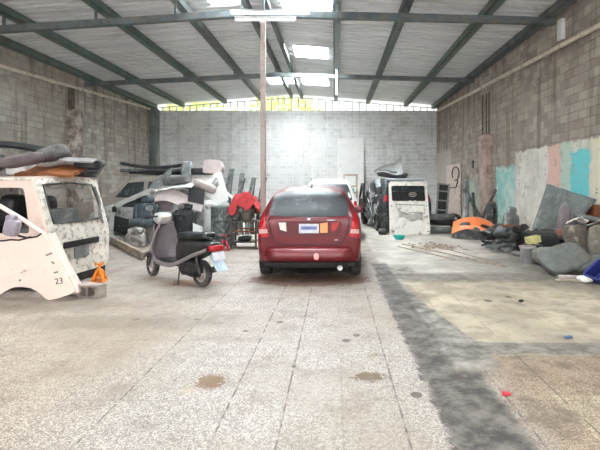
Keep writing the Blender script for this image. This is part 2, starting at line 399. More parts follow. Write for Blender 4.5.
M_mirror = mat('lilac_grey_plastic', (.30, .27, .32), .35, 0, .15, 5)
M_rust = mat('rusty_orange', (.27, .085, .018), .7, 0, .35, 6, (.12, .05, .03), .5, 6)
M_gfab = mat('grey_fabric', (.10, .098, .098), .9, 0, .25, 12, (.24, .225, .21), .3, 5, .3)
M_lgfab = mat('light_grey_fabric', (.30, .29, .285), .9, 0, .2, 8, (.22, .2, .19), .35, 4, .3)
M_taupe = mat('taupe_fabric', (.125, .105, .088), .95, 0, .3, 10, (.28, .25, .21), .35, 5, .3)
M_sage = mat('grey_green_foam', (.125, .135, .125), .9, 0, .2, 6, (.12, .11, .10), .4, 4, .3)
M_leather = mat('black_leather', (.012, .015, .017), .42, 0, .4, 6, (.06, .066, .07), .2, 5)
M_seatteal = mat('dark_teal_grey_fabric', (.03, .047, .055), .8, 0, .3, 8, (.10, .115, .12), .3, 5)
M_silver = mat('silver_paint', (.50, .51, .50), .35, .25, .12, 3, (.17, .16, .14), .35, 4)
M_whitep = mat('white_car_paint', (.84, .86, .84), .35, 0, .05, 2, (.45, .42, .36), .12, 4)
M_tan = mat('grey_tan_paint', (.30, .265, .235), .45, .1, .12, 2, (.17, .15, .13), .35, 4)
M_darkg = mat('charcoal_paint', (.02, .025, .028), .4, .1, .35, 4, (.12, .125, .125), .35, 5)
M_wreck = mat('bare_dented_metal', (.22, .235, .24), .5, .3, .5, 5, (.04, .04, .042), .6, 6, .4)
M_bumpg = mat('grey_bumper_plastic', (.13, .145, .145), .6, 0, .3, 4, (.30, .29, .26), .35, 5)
M_hood = mat('dusty_dark_sheet_metal', (.075, .088, .082), .5, .2, .25, 3, (.17, .16, .135), .4, 4)
M_oran = mat('orange_paint', (.86, .23, .07), .4, 0, .08, 3, (.45, .16, .08), .15, 6)
M_orjack = mat('orange_stand_paint', (.85, .26, .02), .45, 0, .12, 6, (.3, .12, .03), .3)
M_redjack = mat('red_stand_paint', (.42, .04, .07), .5, 0, .2, 6)
M_cloth = mat('red_cloth', (.36, .03, .032), .9, 0, .15, 8, (.40, .03, .03), .3, 6)
M_wood = mat('weathered_wood', (.36, .30, .235), .85, 0, .25, 5, (.22, .17, .12), .4, 8)
M_wooddk = mat('dark_wood', (.12, .095, .07), .85, 0, .3, 5)
M_drum = mat('scuffed_dark_drum', (.085, .105, .103), .6, .1, .35, 6, (.22, .25, .24), .42, 12)
M_iron = mat('dark_iron', (.06, .058, .055), .6, .4, .4, 8, (.14, .10, .07), .4)
M_engine = mat('grimy_engine_metal', (.16, .155, .145), .5, .5, .5, 12, (.03, .028, .025), .6, 9)
M_teal = mat('teal_plastic', (.02, .50, .44), .4, 0, .1)
M_yel = mat('yellow_card', (.58, .55, .24), .7, 0, .15, 6)
M_card = mat('brown_card', (.45, .31, .24), .85, 0, .15, 6)
M_blue = mat('blue_plastic', (.022, .03, .17), .4, 0, .2)
M_wcloth = mat('white_cloth', (.78, .77, .72), .9, 0, .08, 8)
M_clear = mat('pale_film', (.44, .45, .44), .25, 0, .12, 5)
M_board = mat('peeling_cream_board', (.66, .56, .49), .8, 0, .12, 3, (.33, .24, .21), .3, 3)
M_leaf = mat('sunlit_leaves', (.72, .80, .26), .6, 0, .3, 2)
M_bark = mat('bark', (.16, .12, .08), .9)
M_ltpanel = mat('white_sheet_panel', (.80, .80, .78), .5, 0, .04, 2, (.60, .58, .53), .15, 3)
M_pkgray = mat('pinkish_grey_plastic', (.42, .36, .35), .6, 0, .12, 5, (.3, .26, .25), .25)

# ------------------------------------------------------------------ the setting
XL, XR, YB, YF = -9.7, 5.4, 23.0, -4.0
XC = -2.15; EAVE = 5.8; RIDGE = 6.38
def roofz(x): return RIDGE-(RIDGE-EAVE)*abs(x-XC)/(7.6)
struct(MB().box(((XL+XR)/2, (YB+YF)/2, -.1), (XR-XL+.8, YB-YF+.8, .2)), 'floor', M_floor)
struct(MB().box((XL-.1, (YB+YF)/2, EAVE/2-.06), (.2, YB-YF, EAVE-.06)), 'wall_left', M_wl)
struct(MB().box((XR+.1, (YB+YF)/2, EAVE/2-.06), (.2, YB-YF, EAVE-.06)), 'wall_right', M_wr)
struct(MB().box(((XL+XR)/2, YB+.1, 2.72), (XR-XL+.4, .2, 5.44)), 'wall_back', M_wb)
# corrugated roof sheets with gaps where the clear sheets lie
mb = MB(); xs = sorted({XL-.5, XR+.5, XC} | {v for s in SKY for v in s[:2]} | {-8.1, -5, 1.5, 4}); pit = .26
prof = [(0, 0), (.10, 0), (.125, .055), (.175, .055), (.20, 0)]
ys = []
y = YF
while y < YB+.3:
    for a, h in prof: ys.append((y+a, h))
    y += pit
vs = {}
def rv(i, j):
    if (i, j) not in vs: vs[i, j] = mb.bm.verts.new((xs[i], ys[j][0], roofz(xs[i])+ys[j][1]))
    return vs[i, j]
for i in range(len(xs)-1):
    for j in range(len(ys)-1):
        cx = (xs[i]+xs[i+1])/2; cy = (ys[j][0]+ys[j+1][0])/2
        if any(a < cx < b and c < cy < d for a, b, c, d in SKY): continue
        mb.bm.faces.new((rv(i, j), rv(i+1, j), rv(i+1, j+1), rv(i, j+1)))
struct(mb, 'ceiling', M_zinc, 20)
for n, (a, b, c, d) in enumerate(SKY):
    m = MB(); m.sheet(lambda u, v: (a+(b-a)*u, c-.1+(d-c+.2)*v, roofz(a+(b-a)*u)+.02+.02*math.sin(v*40)), 5, 41, .004)
    struct(m, 'window_%d' % (n+1), M_sky)
# steel: purlins along the hall, rafters across it
for n, x in enumerate((-9.55, -8.1, -5.85, -3.9, -2.3, -1.75, .05, 1.75, 3.75, 5.22)):
    m = MB(); z = roofz(x)-.01; L = YB+.1
    wd = .2 if abs(x+1.9) > 1 else .13
    m.box((x, (L+YF)/2, z-.015), (wd, L-YF, .02)); m.box((x, (L+YF)/2, z-.20), (wd, L-YF, .02)); m.box((x-wd/2+.01, (L+YF)/2, z-.11), (.02, L-YF, .2)); m.box((x+wd/2-.01, (L+YF)/2, z-.11), (.02, L-YF, .2))
    struct(m, 'trim_%d' % (n+1), M_steelg if n in (0, 1, 2, 8) else M_steel)
for n, yy in enumerate((4.2, 10.6, 16.8)):
    m = MB(); zz = (5.25, 5.75, 5.55) if yy < 12 else (5.45, 5.82, 5.60)
    m.bar((XL+.02, yy, zz[0]), (XC+.02, yy, zz[1]), .14, .16); m.bar((XC-.02, yy, zz[1]), (XR-.02, yy, zz[2]), .14, .16)
    for x in (-8.1, -5.85, -3.9, -2.3, -1.75, .05, 1.75, 3.75):
        zr = zz[1]+(zz[0]-zz[1])*(XC-x)/(XC-XL) if x < XC else zz[1]+(zz[2]-zz[1])*(x-XC)/(XR-XC)
        m.box((x, yy, (zr+roofz(x)-.2)/2), (.05, .05, roofz(x)-.2-zr))
    struct(m, 'trim_%d' % (n+11), M_steel)
# gable grille above the back wall
m = MB(); z0 = 5.44
m.box(((XL+XR)/2, YB+.02, z0+.03), (XR-XL, .08, .06))
for a, b in ((XL, XC), (XC, XR)):
    for off in (-.18, -.36): 
        if off == -.18: m.bar((a, YB+.02, roofz(a)+off), (b, YB+.02, roofz(b)+off), .06, .05)
x = XL+.2; 
while x < XR:
    m.box((x, YB+.02, (z0+roofz(x)-.15)/2), (.055, .05, roofz(x)-.15-z0)); x += .36
g = struct(m, 'window_lattice', M_lat)
# pillars and pipes
m = MB(); m.box((XL+.14, 15.9, 2.15), (.36, .5, 4.3), bev=.02).jitter(.03, 2); struct(m, 'pillar_left', M_conc)
m = MB(); m.box((XL+.0, 15.9, 4.72), (.1, .36, .86), bev=.01).jitter(.02, 3); struct(m, 'pillar_left_upper', M_wooddk)
m = MB(); m.box((XL+.2, YB-.2, 2.8), (.4, .4, 5.5), bev=.02); struct(m, 'pillar_back', mat('green_grey_column', (.17, .19, .17), .85, 0, .3, 2))
m = MB(); m.box((XR-.1, 15.2, 1.65), (.28, .72, 3.3), bev=.02).jitter(.03, 2); struct(m, 'pillar_right', mat('pink_plaster_column', (.44, .33, .28), .9, 0, .2, 2, (.24, .18, .15), .5, 3, .3))
for dy in (-.22, -.02, .2):
    pass
m = MB()
for dx, dy in ((-.06, -.25), (-.06, 0), (-.12, .22)): m.tube([(XR+dx-.03, 15.2+dy, 3.28), (XR+dx-.03, 15.2+dy, 4.4), (XR+dx-.02, 15.2+dy, 4.75)], .025, 6)
tag(m.build('starter_bars', M_wooddk), 'bare dark steel rods rising from the pink plaster column', 'rod')
m = MB(); a = Vector((XL+.09, 12.2, 4.96)); b = Vector((XL+.09, YB-.45, 5.5))
m.tube([a+(b-a)*t/8 for t in range(9)], .055, 12)
for t in (.25, .55, .85): m.box(a+(b-a)*t+Vector((-.04, 0, 0)), (.09, .05, .14))
tag(m.build('drain_pipe', M_pvc), 'cream plastic pipe sloping along the left block wall', 'pipe')
m = MB(); a = Vector((XR-.09, 8.0, 4.73)); b = Vector((XR-.09, YB-.1, 5.40))
m.tube([a+(b-a)*t/8 for t in range(9)], .06, 12)
for t in (.2, .5, .8): m.box(a+(b-a)*t+Vector((.04, 0, 0)), (.09, .05, .15))
tag(m.build('drain_pipe', M_pvc), 'cream plastic pipe sloping along the right block wall', 'pipe')
m = MB(); m.box((XR-.05, 10.25, 5.22), (.1, .22, .5), bev=.02); tag(m.build('corbel', M_white), 'white concrete corbel carrying the end of a steel rafter', 'bracket')
t = thing('support_post', 'tall pinkish steel post rising behind the red hatchback', 'post', (-1.76, 10.62, 0))
m = MB(); m.box((0, 0, 2.84), (.12, .12, 5.66), bev=.012); m.build('shaft', M_post, t)
m = MB(); m.box((0, 0, .012), (.3, .3, .024)); m.build('base_plate', M_iron, t)
# lamps under the roof
def lamp(loc, L, rz, label, rot=None):
    t = thing('strip_light', label, 'light', loc, rz, 'fluorescent strip lights', rot)
    m = MB(); m.box((0, 0, .03), (L, .07, .05), bev=.01); m.build('housing', M_white, t)
    m = MB(); m.tube([(-L/2+.04, 0, -.02), (L/2-.04, 0, -.02)], .02, 10); m.build('tube', M_tube, t)
    for s in (-1, 1): m = MB(); m.box((s*(L/2-.02), 0, -.01), (.03, .05, .06)); m.build('end_cap', M_white, t)
lamp((-1.56, 10.47, 5.72), 1.95, 0, 'long white strip light on the rafter at the post top')
lamp((-1.69, 10.52, 5.58), 1.5, 0, 'shorter white strip light hung just below the other at the post')
lamp((-5.5, 22.95, 5.62), 3.1, 0, 'white strip light near the back gable, left of the post')
lamp((.06, 16.66, 5.60), 1.2, 0, 'white strip light hanging upright from the second rafter', (0, 90, 0))
# trees outside, seen through the gable grille
for i, (x, y, z, r) in enumerate(((-8.4, 26.8, 5.4, 2.5), (-3.1, 27.4, 5.7, 2.6), (2.6, 29.5, 4.6, 2.4))):
    t = thing('tree', ['leafy green tree outside behind the left end of the gable grille', 'leafy green tree outside behind the middle of the gable grille', 'leafy green tree outside behind the right end of the gable grille'][i], 'tree', (x, y, 0))
    m = MB(); m.tube([(0, 0, 0), (.1, 0, 1.5), (-.05, .05, 3), (.1, 0, z)], [.2, .16, .12, .05], 8); m.build('trunk', M_bark, t)
    m = MB()
    for q in range(900):
        v = Vector((random.gauss(0, 1), random.gauss(0, 1), random.gauss(0, 1))).normalized()*r*random.uniform(.55, 1)
        p = Vector((v.x, v.y, v.z*.7+z)); s_ = random.uniform(.14, .26)
        a = Vector((random.gauss(0, 1), random.gauss(0, 1), random.gauss(0, 1))).normalized(); b = a.orthogonal().normalized()
        m.bm.faces.new([m.bm.verts.new(p+a*s_), m.bm.verts.new(p+b*s_*.5), m.bm.verts.new(p-a*s_), m.bm.verts.new(p-b*s_*.5)])
    m.build('crown', M_leaf, t)

# ------------------------------------------------------------------ vehicles
def hull_rings(st, n=26, ns=30):
    S = catmull(st, ns); rings = []
    for (y, zb, zm, zt, wb, wm, wt) in S:
        half = [(0, zb), (wb*.55, zb), (wb-.06, zb+.01), (wb, zb+.09), (wm, zb+.5*(zm-zb)), (wm-.015, zm), (wt+.45*(wm-wt), zm+.52*(zt-zm)), (wt+.03, zt-.09*min(1, (zt-zm)/.3)), (wt-.07, zt-.02*min(1, (zt-zm)/.3)), (wt*.5, zt), (0, zt+.005)]
        h = catmull(half, n)
        rings.append([Vector((x, y, z)) for x, z in h]+[Vector((-x, y, z)) for x, z in h[-2:0:-1]])
    return rings
def patch(bv, corners, axis, sign, off=.006, nu=10, nv=8, t=.008, rnd=0.):
    """a sheet lying on a hull: corners (a, z) projected along the axis"""
    c = [Vector(q) for q in corners]
    def fn(u, v):
        if rnd:
            uu = u*2-1; vv = v*2-1
            u = .5+.5*uu*(1-rnd*abs(vv)**4); v = .5+.5*vv*(1-rnd*abs(uu)**4)
        p = (c[0]*(1-u)+c[1]*u)*(1-v)+(c[3]*(1-u)+c[2]*u)*v
        d = Vector((0, 1, 0)) if axis == 'Y' else Vector((-sign, 0, 0))
        if axis == 'Y': d = Vector((0, sign, 0)); o = Vector((p.x, -9*sign+2, p.y))
        else: o = Vector((sign*9, p.x, p.y))
        h = bv.ray_cast(o, d)[0]
        if h is None:
            n_ = bv.find_nearest(Vector((p.x, .2, p.y)) if axis == 'Y' else Vector((sign*.8, p.x, p.y)))[0]; h = n_
        return h-d*off
    m = MB(); m.sheet(fn, nu, nv, t); return m
def line_on(bv, pts, axis, sign, r=.006, off=.0):
    out = []
    P = [Vector(p) for p in pts]
    for i in range(len(P)-1):
        for k in range(6):
            q = P[i].lerp(P[i+1], k/6)
            o = Vector((q.x, -9, q.y)) if axis == 'Y' else Vector((sign*9, q.x, q.y)); d = Vector((0, 1, 0)) if axis == 'Y' else Vector((-sign, 0, 0))
            h = bv.ray_cast(o, d)[0]
            if h: out.append(h-d*off)
    return MB().tube(out, r, 6)
def wheel(parent, c, r, wdt, side, hubm=None):
    o = bpy.data.objects.new('wheel', None); C.objects.link(o); o.parent = parent; o.location = c; o.empty_display_size = .1
    m = MB(); w2 = wdt/2
    m.lathe([(r*.62, -w2*.8), (r*.9, -w2), (r*.985, -w2*.75), (r, 0), (r*.985, w2*.75), (r*.9, w2), (r*.62, w2*.8)], rot=(0, 90, 0), seg=32, loop=True)
    m.build('tyre', M_rub, o)
    m = MB(); m.lathe([(r*.64, -w2*.7), (r*.64, w2*.8), (r*.55, w2*.72), (r*.2, w2*.5*side), (.0001, w2*.55*side)], rot=(0, 90, 0), seg=24)
    for k in range(5):
        a = k*math.pi*2/5; m.bar((side*w2*.72, 0, 0), (side*w2*.8, math.cos(a)*r*.58, math.sin(a)*r*.58), .05, .03)
    m.build('rim', hubm or M_alu, o)
    return o

# --- red hatchback
M_lpink = mat('pink_clear_lens', (.56, .33, .31), .25, 0, .1)
car = thing('hatchback_car', 'dark red hatchback parked with its tail towards the viewer', 'car', (-.42, 6.86, 0), 0)
st = [(.13, .34, .80, 1.00, .70, .76, .70), (.16, .30, .86, 1.06, .78, .82, .70), (.30, .27, .95, 1.24, .83, .85, .68), (.52, .26, .97, 1.42, .84, .86, .63), (.80, .25, .97, 1.49, .84, .86, .59), (1.5, .24, .96, 1.53, .84, .86, .58), (2.3, .24, .95, 1.50, .84, .86, .56), (2.9, .25, .93, 1.22, .84, .86, .60), (3.4, .26, .90, 1.00, .83, .85, .66), (4.0, .27, .78, .84, .78, .82, .66), (4.22, .34, .62, .70, .62, .68, .55)]
m = MB(); m.loft(hull_rings(st)); bv = m.bvh(); m.build('body', M_red, car, 60)
patch(bv, [(-.66, 1.04), (.66, 1.04), (.60, 1.445), (-.60, 1.445)], 'Y', 1, .008, 18, 12, rnd=.06).build('rear_window', M_glass, car)
line_on(bv, [(-.63, 1.03), (-.655, .98), (-.61, .78), (-.55, .64), (-.45, .585), (.45, .585), (.55, .64), (.61, .78), (.655, .98), (.63, 1.03)], 'Y', 1, .008).build('hatch_seam', M_black, car)
patch(bv, [(-.50, .73), (.50, .73), (.54, .97), (-.54, .97)], 'Y', 1, .004, 14, 8, rnd=.05).build('hatch_panel', M_redshade, car)
patch(bv, [(-.16, .775), (.16, .775), (.16, .925), (-.16, .925)], 'Y', 1, .02, 4, 4).build('licence_plate', M_plate, car)
patch(bv, [(-.13, .83), (.13, .83), (.13, .885), (-.13, .885)], 'Y', 1, .026, 4, 3).build('plate_band', M_plateb, car)
patch(bv, [(-.46, .83), (-.36, .80), (-.37, .945), (-.49, .945)], 'Y', 1, .018, 4, 4).build('reversing_lamp', M_lwhite, car)
patch(bv, [(.36, .80), (.45, .83), (.49, .95), (.36, .945)], 'Y', 1, .018, 4, 4).build('reflector', M_lred, car)
patch(bv, [(.18, .78), (.30, .78), (.30, .95), (.18, .93)], 'Y', 1, .018, 4, 4).build('sticker', M_lor, car)
patch(bv, [(-.19, .945), (.19, .945), (.19, .965), (-.19, .965)], 'Y', 1, .03, 6, 3).build('plate_lamp_bar', M_red, car)
for s in (-1, 1):
    L = patch(bv, [(s*.64, .72), (s*.82, .70), (s*.80, .95), (s*.745, 1.13)] if s > 0 else [(s*.82, .70), (s*.64, .72), (s*.745, 1.13), (s*.80, .95)], 'Y', 1, .014, 8, 10).build('tail_light', M_lred, car)
    patch(bv, [(s*.66, .775), (s*.81, .765), (s*.81, .835), (s*.675, .84)] if s > 0 else [(s*.81, .765), (s*.66, .775), (s*.675, .84), (s*.81, .835)], 'Y', 1, .02, 6, 4).build('lens_band', M_lpink, L)
# bumper
def bump_fn(u, v):
    a = (u-.5)*2; x = .865*math.copysign(1-(1-abs(a))**1.35, a) if abs(a) > 1e-6 else 0
    y = .62*max(0, (abs(a)-.45)/.55)**2.3
    pr = catmull([(.10, .315), (.03, .335), (-.005, .39), (.0, .46), (.03, .525), (.10, .56), (.20, .575)], 13)
    q = pr[min(12, int(round(v*12)))]
    return (x*(1-.0*v), y+q[0], q[1])
m = MB(); m.sheet(bump_fn, 33, 13, .02); bb = m.bvh(); m.build('rear_bumper', M_red, car, 60)
patch(bb, [(-.60, .325), (.60, .325), (.58, .345), (-.58, .345)], 'Y', 1, .006, 10, 3).build('bumper_lower_slot', M_redshade, car)
m = patch(bb, [(.085, .36), (.165, .36), (.165, .47), (.085, .47)], 'Y', 1, .006, 8, 8, .004, rnd=.28); m.build('round_sticker', M_pink, car)
m = MB(); m.box((0, 2.0, .27), (1.5, 3.4, .12)); m.box((0, .50, .26), (1.25, .5, .16), bev=.03); m.build('underbody', M_black, car)
m = MB(); m.tube([(.50, 1.2, .24), (.50, .5, .24), (.50, .10, .225)], .036, 12); m.lathe([(.042, 0), (.042, .12), (.03, .12), (.03, 0)], (.50, .05, .225), (-90, 0, 0), 16, True); m.build('exhaust_pipe', M_chrome, car)
m = MB(); m.blob((.18, .62, .27), (.5, .25, .16), e=.6); m.build('silencer', M_engine, car)
for yy in (.70, 3.2):
    for s in (-1, 1): wheel(car, (s*.765, yy, .29), .29, .185, s)
m = MB(); m.tube([(.0, .95, 1.5), (.0, .85, 1.66)], .006, 6); m.blob((0, .95, 1.515), (.05, .1, .03), e=.9); m.build('antenna', M_black, car)
for s in (-1, 1):
    m = MB(); m.blob((s*.93, 2.62, 1.02), (.2, .12, .15), e=.6); m.bar((s*.8, 2.62, .97), (s*.9, 2.62, .98), .05); m.build('wing_mirror', M_red, car)
for q in (((0, .095, 1.0), (.045, .02, .035)), ((.36, .10, .985), (.13, .01, .013)), ((.44, .085, .67), (.06, .01, .012))): m = MB(); m.box(*q, bev=.004); m.build('badge', M_chrome, car)
for s in (-1, 1):
    patch(bv, [(.75, 1.0), (1.35, 1.0), (1.35, 1.40), (.95, 1.40)], 'X', s, .006).build('side_window', M_glass, car)
    patch(bv, [(1.45, 1.0), (2.75, 1.0), (2.3, 1.38), (1.45, 1.41)], 'X', s, .006).build('side_window', M_glass, car)
patch(bv, [(-.62, 1.06), (.62, 1.06), (.52, 1.42), (-.52, 1.42)], 'Y', -1, .006).build('windscreen', M_glass, car)

# --- generic background cars
def bgcar(name, label, cat, loc, rz, st, paint, wins, rear=None, front=None, wheels=None, zoff=0.):
    t = thing(name, label, cat, loc, rz); m = MB(); m.loft(hull_rings(st)); b = m.bvh(); m.build('body', paint, t, 50)
    for s in (-1, 1):
        for q in wins: patch(b, q, 'X', s, .008, rnd=.03).build('side_window', M_glass, t)
    if rear: patch(b, rear, 'Y', 1, .01, rnd=.03).build('rear_window', M_glass, t)
    if front: patch(b, front, 'Y', -1, .01, rnd=.03).build('windscreen', M_glass, t)
    for yy in (wheels or ()):
        for s in (-1, 1): wheel(t, (s*.74, yy, .32), .32, .2, s)
    return t, b
suv_st = [(0, .5, .85, .95, .70, .76, .7), (.06, .42, 1.05, 1.35, .80, .84, .68), (.2, .4, 1.10, 1.72, .82, .86, .64), (.6, .38, 1.10, 1.82, .82, .86, .62), (1.8, .38, 1.10, 1.85, .82, .86, .64), (2.6, .38, 1.08, 1.80, .82, .86, .62), (3.1, .4, 1.05, 1.35, .82, .86, .66), (3.5, .4, 1.02, 1.12, .80, .84, .7), (4.2, .42, .95, 1.0, .76, .80, .68), (4.35, .5, .75, .82, .62, .68, .6)]
swin = [[(.35, 1.16), (1.05, 1.16), (1.05, 1.64), (.5, 1.64)], [(1.15, 1.16), (1.95, 1.16), (1.95, 1.66), (1.15, 1.66)], [(2.08, 1.16), (2.95, 1.16), (2.6, 1.62), (2.08, 1.66)]]
# grey-tan wagon parked along the left side (side on, nose left)
tan, _ = bgcar('wagon_car', 'dusty grey-tan wagon parked side on behind the stripped silver car', 'car', (-3.9, 14.3, .0), 90, suv_st, M_tan, swin, None, None, (.8, 3.4))
m = MB()
for s in (-1, 1): m.tube([(s*.6, .3, 1.93), (s*.6, 2.6, 1.93)], .035, 8)
for yy in (.6, 2.3): m.box((0, yy, 1.92), (1.25, .06, .06))
m.build('roof_rack', M_black, tan)
# white vehicle in front of the red car
wst = [(0, .5, .85, .95, .70, .76, .7), (.06, .40, 1.02, 1.25, .80, .82, .62), (.35, .4, 1.05, 1.62, .82, .84, .56), (.7, .38, 1.05, 1.70, .82, .84, .56), (1.8, .38, 1.05, 1.74, .82, .84, .58), (2.6, .38, 1.04, 1.68, .82, .84, .58), (3.2, .4, 1.0, 1.25, .82, .84, .62), (3.6, .4, .98, 1.05, .80, .82, .68), (4.1, .42, .9, .94, .76, .78, .66), (4.25, .5, .75, .82, .62, .66, .6)]
wc, b = bgcar('estate_car', 'white estate car parked just ahead of the red hatchback', 'car', (-.16, 12.0, 0), 0, wst, M_whitep, [[(.55, 1.12), (1.25, 1.12), (1.25, 1.56), (.75, 1.56)], [(1.35, 1.12), (2.9, 1.12), (2.5, 1.52), (1.35, 1.58)]], [(-.66, 1.12), (.66, 1.12), (.52, 1.58), (-.52, 1.58)], None, (.8, 3.3))
for s in (-1, 1): patch(b, [(s*.68, .8), (s*.78, .8), (s*.76, 1.1), (s*.68, 1.1)] if s > 0 else [(s*.78, .8), (s*.68, .8), (s*.68, 1.1), (s*.76, 1.1)], 'Y', 1, .012, 4, 5).build('tail_light', M_lred, wc)

# --- stripped white van, rear end showing (local: x forward is out of the rear, y across)
van = thing('van', 'stripped cream white van shell missing its rear glass, junk on its roof', 'van', (-4.17, 6.3, 0), -5.8)
MX = Matrix(((0, 0, 1, 0), (1, 0, 0, 0), (0, 1, 0, 0), (0, 0, 0, 1)))       # (a,b,t) -> (t, a, b)
MY = Matrix(((1, 0, 0, 0), (0, 0, 1, 0), (0, 1, 0, 0), (0, 0, 0, 1)))       # (a,b,t) -> (a, t, b)
def lean(m):
    for v in m.bm.verts: v.co.x -= .26*max(0, (v.co.z-.75)/.9)**1.15
    return m
m = MB(); m.holed(roundpoly([(.02, .15), (1.38, .15), (1.38, 1.65), (.02, 1.65)], .14), roundpoly([(.12, .97), (1.27, .97), (1.24, 1.58), (.15, 1.58)], .09), .05, MX)
lean(m).build('tailgate', M_creamd, van)
m = MB(); m.box((.035, .68, .63), (.03, .82, .10), bev=.01); lean(m).build('handle_garnish', M_black, van)
m = MB(); m.box((.027, .68, .48), (.02, .34, .16), bev=.005); lean(m).build('plate_recess', M_bumpg, van)
m = MB(); m.box((-.06, .7, .085), (.12, 1.30, .15), bev=.03).jitter(.02, 4); m.build('bumper_shadow_bar', M_black, van)  # black bar also stands in for the shadow below the tailgate
m = MB(); m.tube([(.03, .14, 1.55), (.035, .12, 1.2), (.035, .13, .98), (.035, .7, .965), (.035, 1.25, .98), (.035, 1.26, 1.2), (.03, 1.24, 1.55), (.03, .7, 1.585)], .014, 6, True); lean(m).build('rubber_seal', M_blackd, van)
m = MB(); m.holed(roundpoly([(-3.2, .2), (0, .2), (0, .8), (-.24, 1.64), (-3.2, 1.64)], .05), roundpoly([(-1.7, .84), (-.27, .84), (-.36, 1.51), (-1.7, 1.51)], .07), .05, MY)
m.build('side_panel', M_cream, van)
m = MB(); m.holed(roundpoly([(-3.2, .2), (0, .2), (0, .8), (-.24, 1.64), (-3.2, 1.64)], .05), roundpoly([(-1.7, .9), (-.22, .9), (-.30, 1.51), (-1.7, 1.51)], .07), .05, MY @ Matrix.Translation((0, 0, 1.4)))
m.build('side_panel', M_creamd, van)
m = MB(); m.sheet(lambda u, v: (-3.2+2.96*u, -.02+1.44*v, 1.62+.07*(1-(2*v-1)**4)+.01*noise.noise(Vector((u*6, v*4, 0)))), 14, 12, .03); m.build('roof', M_cream, van)
m = MB()
for yy in (-.03, 1.41): m.tube([(-3.2, yy, 1.635), (-.24, yy, 1.635)], .018, 6)
m.build('roof_gutter', M_creamd, van)
m = MB(); m.box((-1.6, .7, .3), (3.1, 1.3, .1)); m.box((-3.15, .7, .8), (.05, 1.3, 1.1)); m.build('load_floor', M_black, van)
m = MB(); m.blob((-.42, .66, 1.0), (.16, 1.0, .34), e=.35); m.box((-.55, .66, .7), (.3, .95, .4), bev=.04); m.build('rear_bench', M_bumpg, van)
m = MB(); m.blob((-.95, .45, 1.15), (.3, .4, .5), (0, 10, 0), .5); m.blob((-.9, 1.0, 1.1), (.3, .4, .55), (0, 5, 10), .5)
m.blob((-1.3, .5, .95), (.5, .6, .6), (20, 10, 0), .6); m.build('front_seats', M_leather, van)
m = MB(); m.tube([(-.12, 1.2, 1.52), (-.02, 1.2, 1.25), (.03, 1.12, 1.02), (.04, 1.2, .9)], .02, 8); m.tube([(-.2, .5, 1.6), (-.1, .55, 1.5), (-.15, .9, 1.5), (-.2, 1.2, 1.56)], .012, 6); m.build('loose_hose', M_bumpg, van)
for xx in (-.42, -2.4):
    for yy in (.13, 1.27): wheel(van, (xx, yy, .24), .24, .15, -1 if yy < 1 else 1, M_creamd).rotation_euler = (0, 0, R(90))
# loose cab side leaning in front
kk = 5.86/F
def fp(px, py): return ((px-VX)*kk, H-(py-VY)*kk)
pan = thing('cab_side_panel', 'pinkish white cab side panel numbered 23, with a lilac mirror, standing before the van', 'panel', (0, 5.86, 0))
poly = [fp(*p) for p in ((-45, 247), (-10, 242.5), (12, 240.5), (26, 238), (38, 236), (46, 234), (52, 246), (62, 267), (70, 282), (75, 291), (72, 293.5), (60, 297.5), (50, 300), (46, 298), (42, 294), (38, 291), (32, 288), (24, 286.4), (16, 286.8), (10, 288.5), (4, 292), (-2, 297), (-6, 299.5), (-45, 299.5))]
m = MB(); m.prism(poly, .04, MY); m.build('skin', M_fend, pan)
m = MB(); nose = [fp(*p) for p in ((46, 234), (52, 246), (62, 267), (75, 291), (72, 293.5))]
m.sheet(lambda u, v: (lambda q: (q[0]+.02-.05*v*v, .02+.22*v, q[1]))(catmull(nose, 12)[int(round(u*11))]), 12, 6, .015); m.build('nose_return', M_fend, pan)
m = MB(); m.tube([(*fp(x, y), 0) for x, y in ((-45, 190), (-20, 198), (0, 206), (22, 219), (45, 234.5))], .03, 8)
for v in m.bm.verts: v.co = Vector((v.co.x, v.co.z, v.co.y))
m.build('windscreen_pillar', M_fend, pan)
m = MB(); m.tube([(fp(x, y)[0], -.022, fp(x, y)[1]) for x, y in ((-45, 246), (-10, 241.6), (5, 240.5), (12, 239.5), (20, 240), (28, 238), (38, 236.5), (43, 233))], .012, 6); m.build('weatherstrip', M_black, pan)
m = MB(); q = fp(19.5, 226.5); m.blob((q[0], -.13, q[1]), (.18, .14, .23), (0, 14, 0), .5); m.blob((q[0]-.01, -.13, q[1]+.12), (.13, .1, .09), e=.6); mo = m.build('mirror', M_mirror, pan)
m = MB(); m.tube([(q[0]+.02, -.1, q[1]-.10), (q[0]+.12, -.03, q[1]-.15), (q[0]+.16, 0, q[1]-.14)], .016, 6); m.build('mirror_arm', M_black, mo)
q = fp(60, 281); text('23', .115, M_black, pan, Matrix.Translation((q[0], -.0225, q[1])) @ Matrix.Rotation(R(90), 4, 'X') @ Matrix.Rotation(R(8), 4, 'Z'), 'number')
m = MB()
for (px, py, w_, a) in ((50, 254, .09, 20), (54, 262.5, .05, -40), (57, 272, .06, 15), (21, 280, .03, 50)): q = fp(px, py); m.box((q[0], -.021, q[1]), (w_, .004, .022), (0, -a, 0))
m.build('scrape', M_mauve, pan)
m = MB(); m.tube([(fp(x, y)[0], -.021, fp(x, y)[1]) for x, y in ((-45, 291), (0, 281), (20, 273), (40, 266), (61, 263))], .004, 5); m.build('body_crease', M_cream, pan)

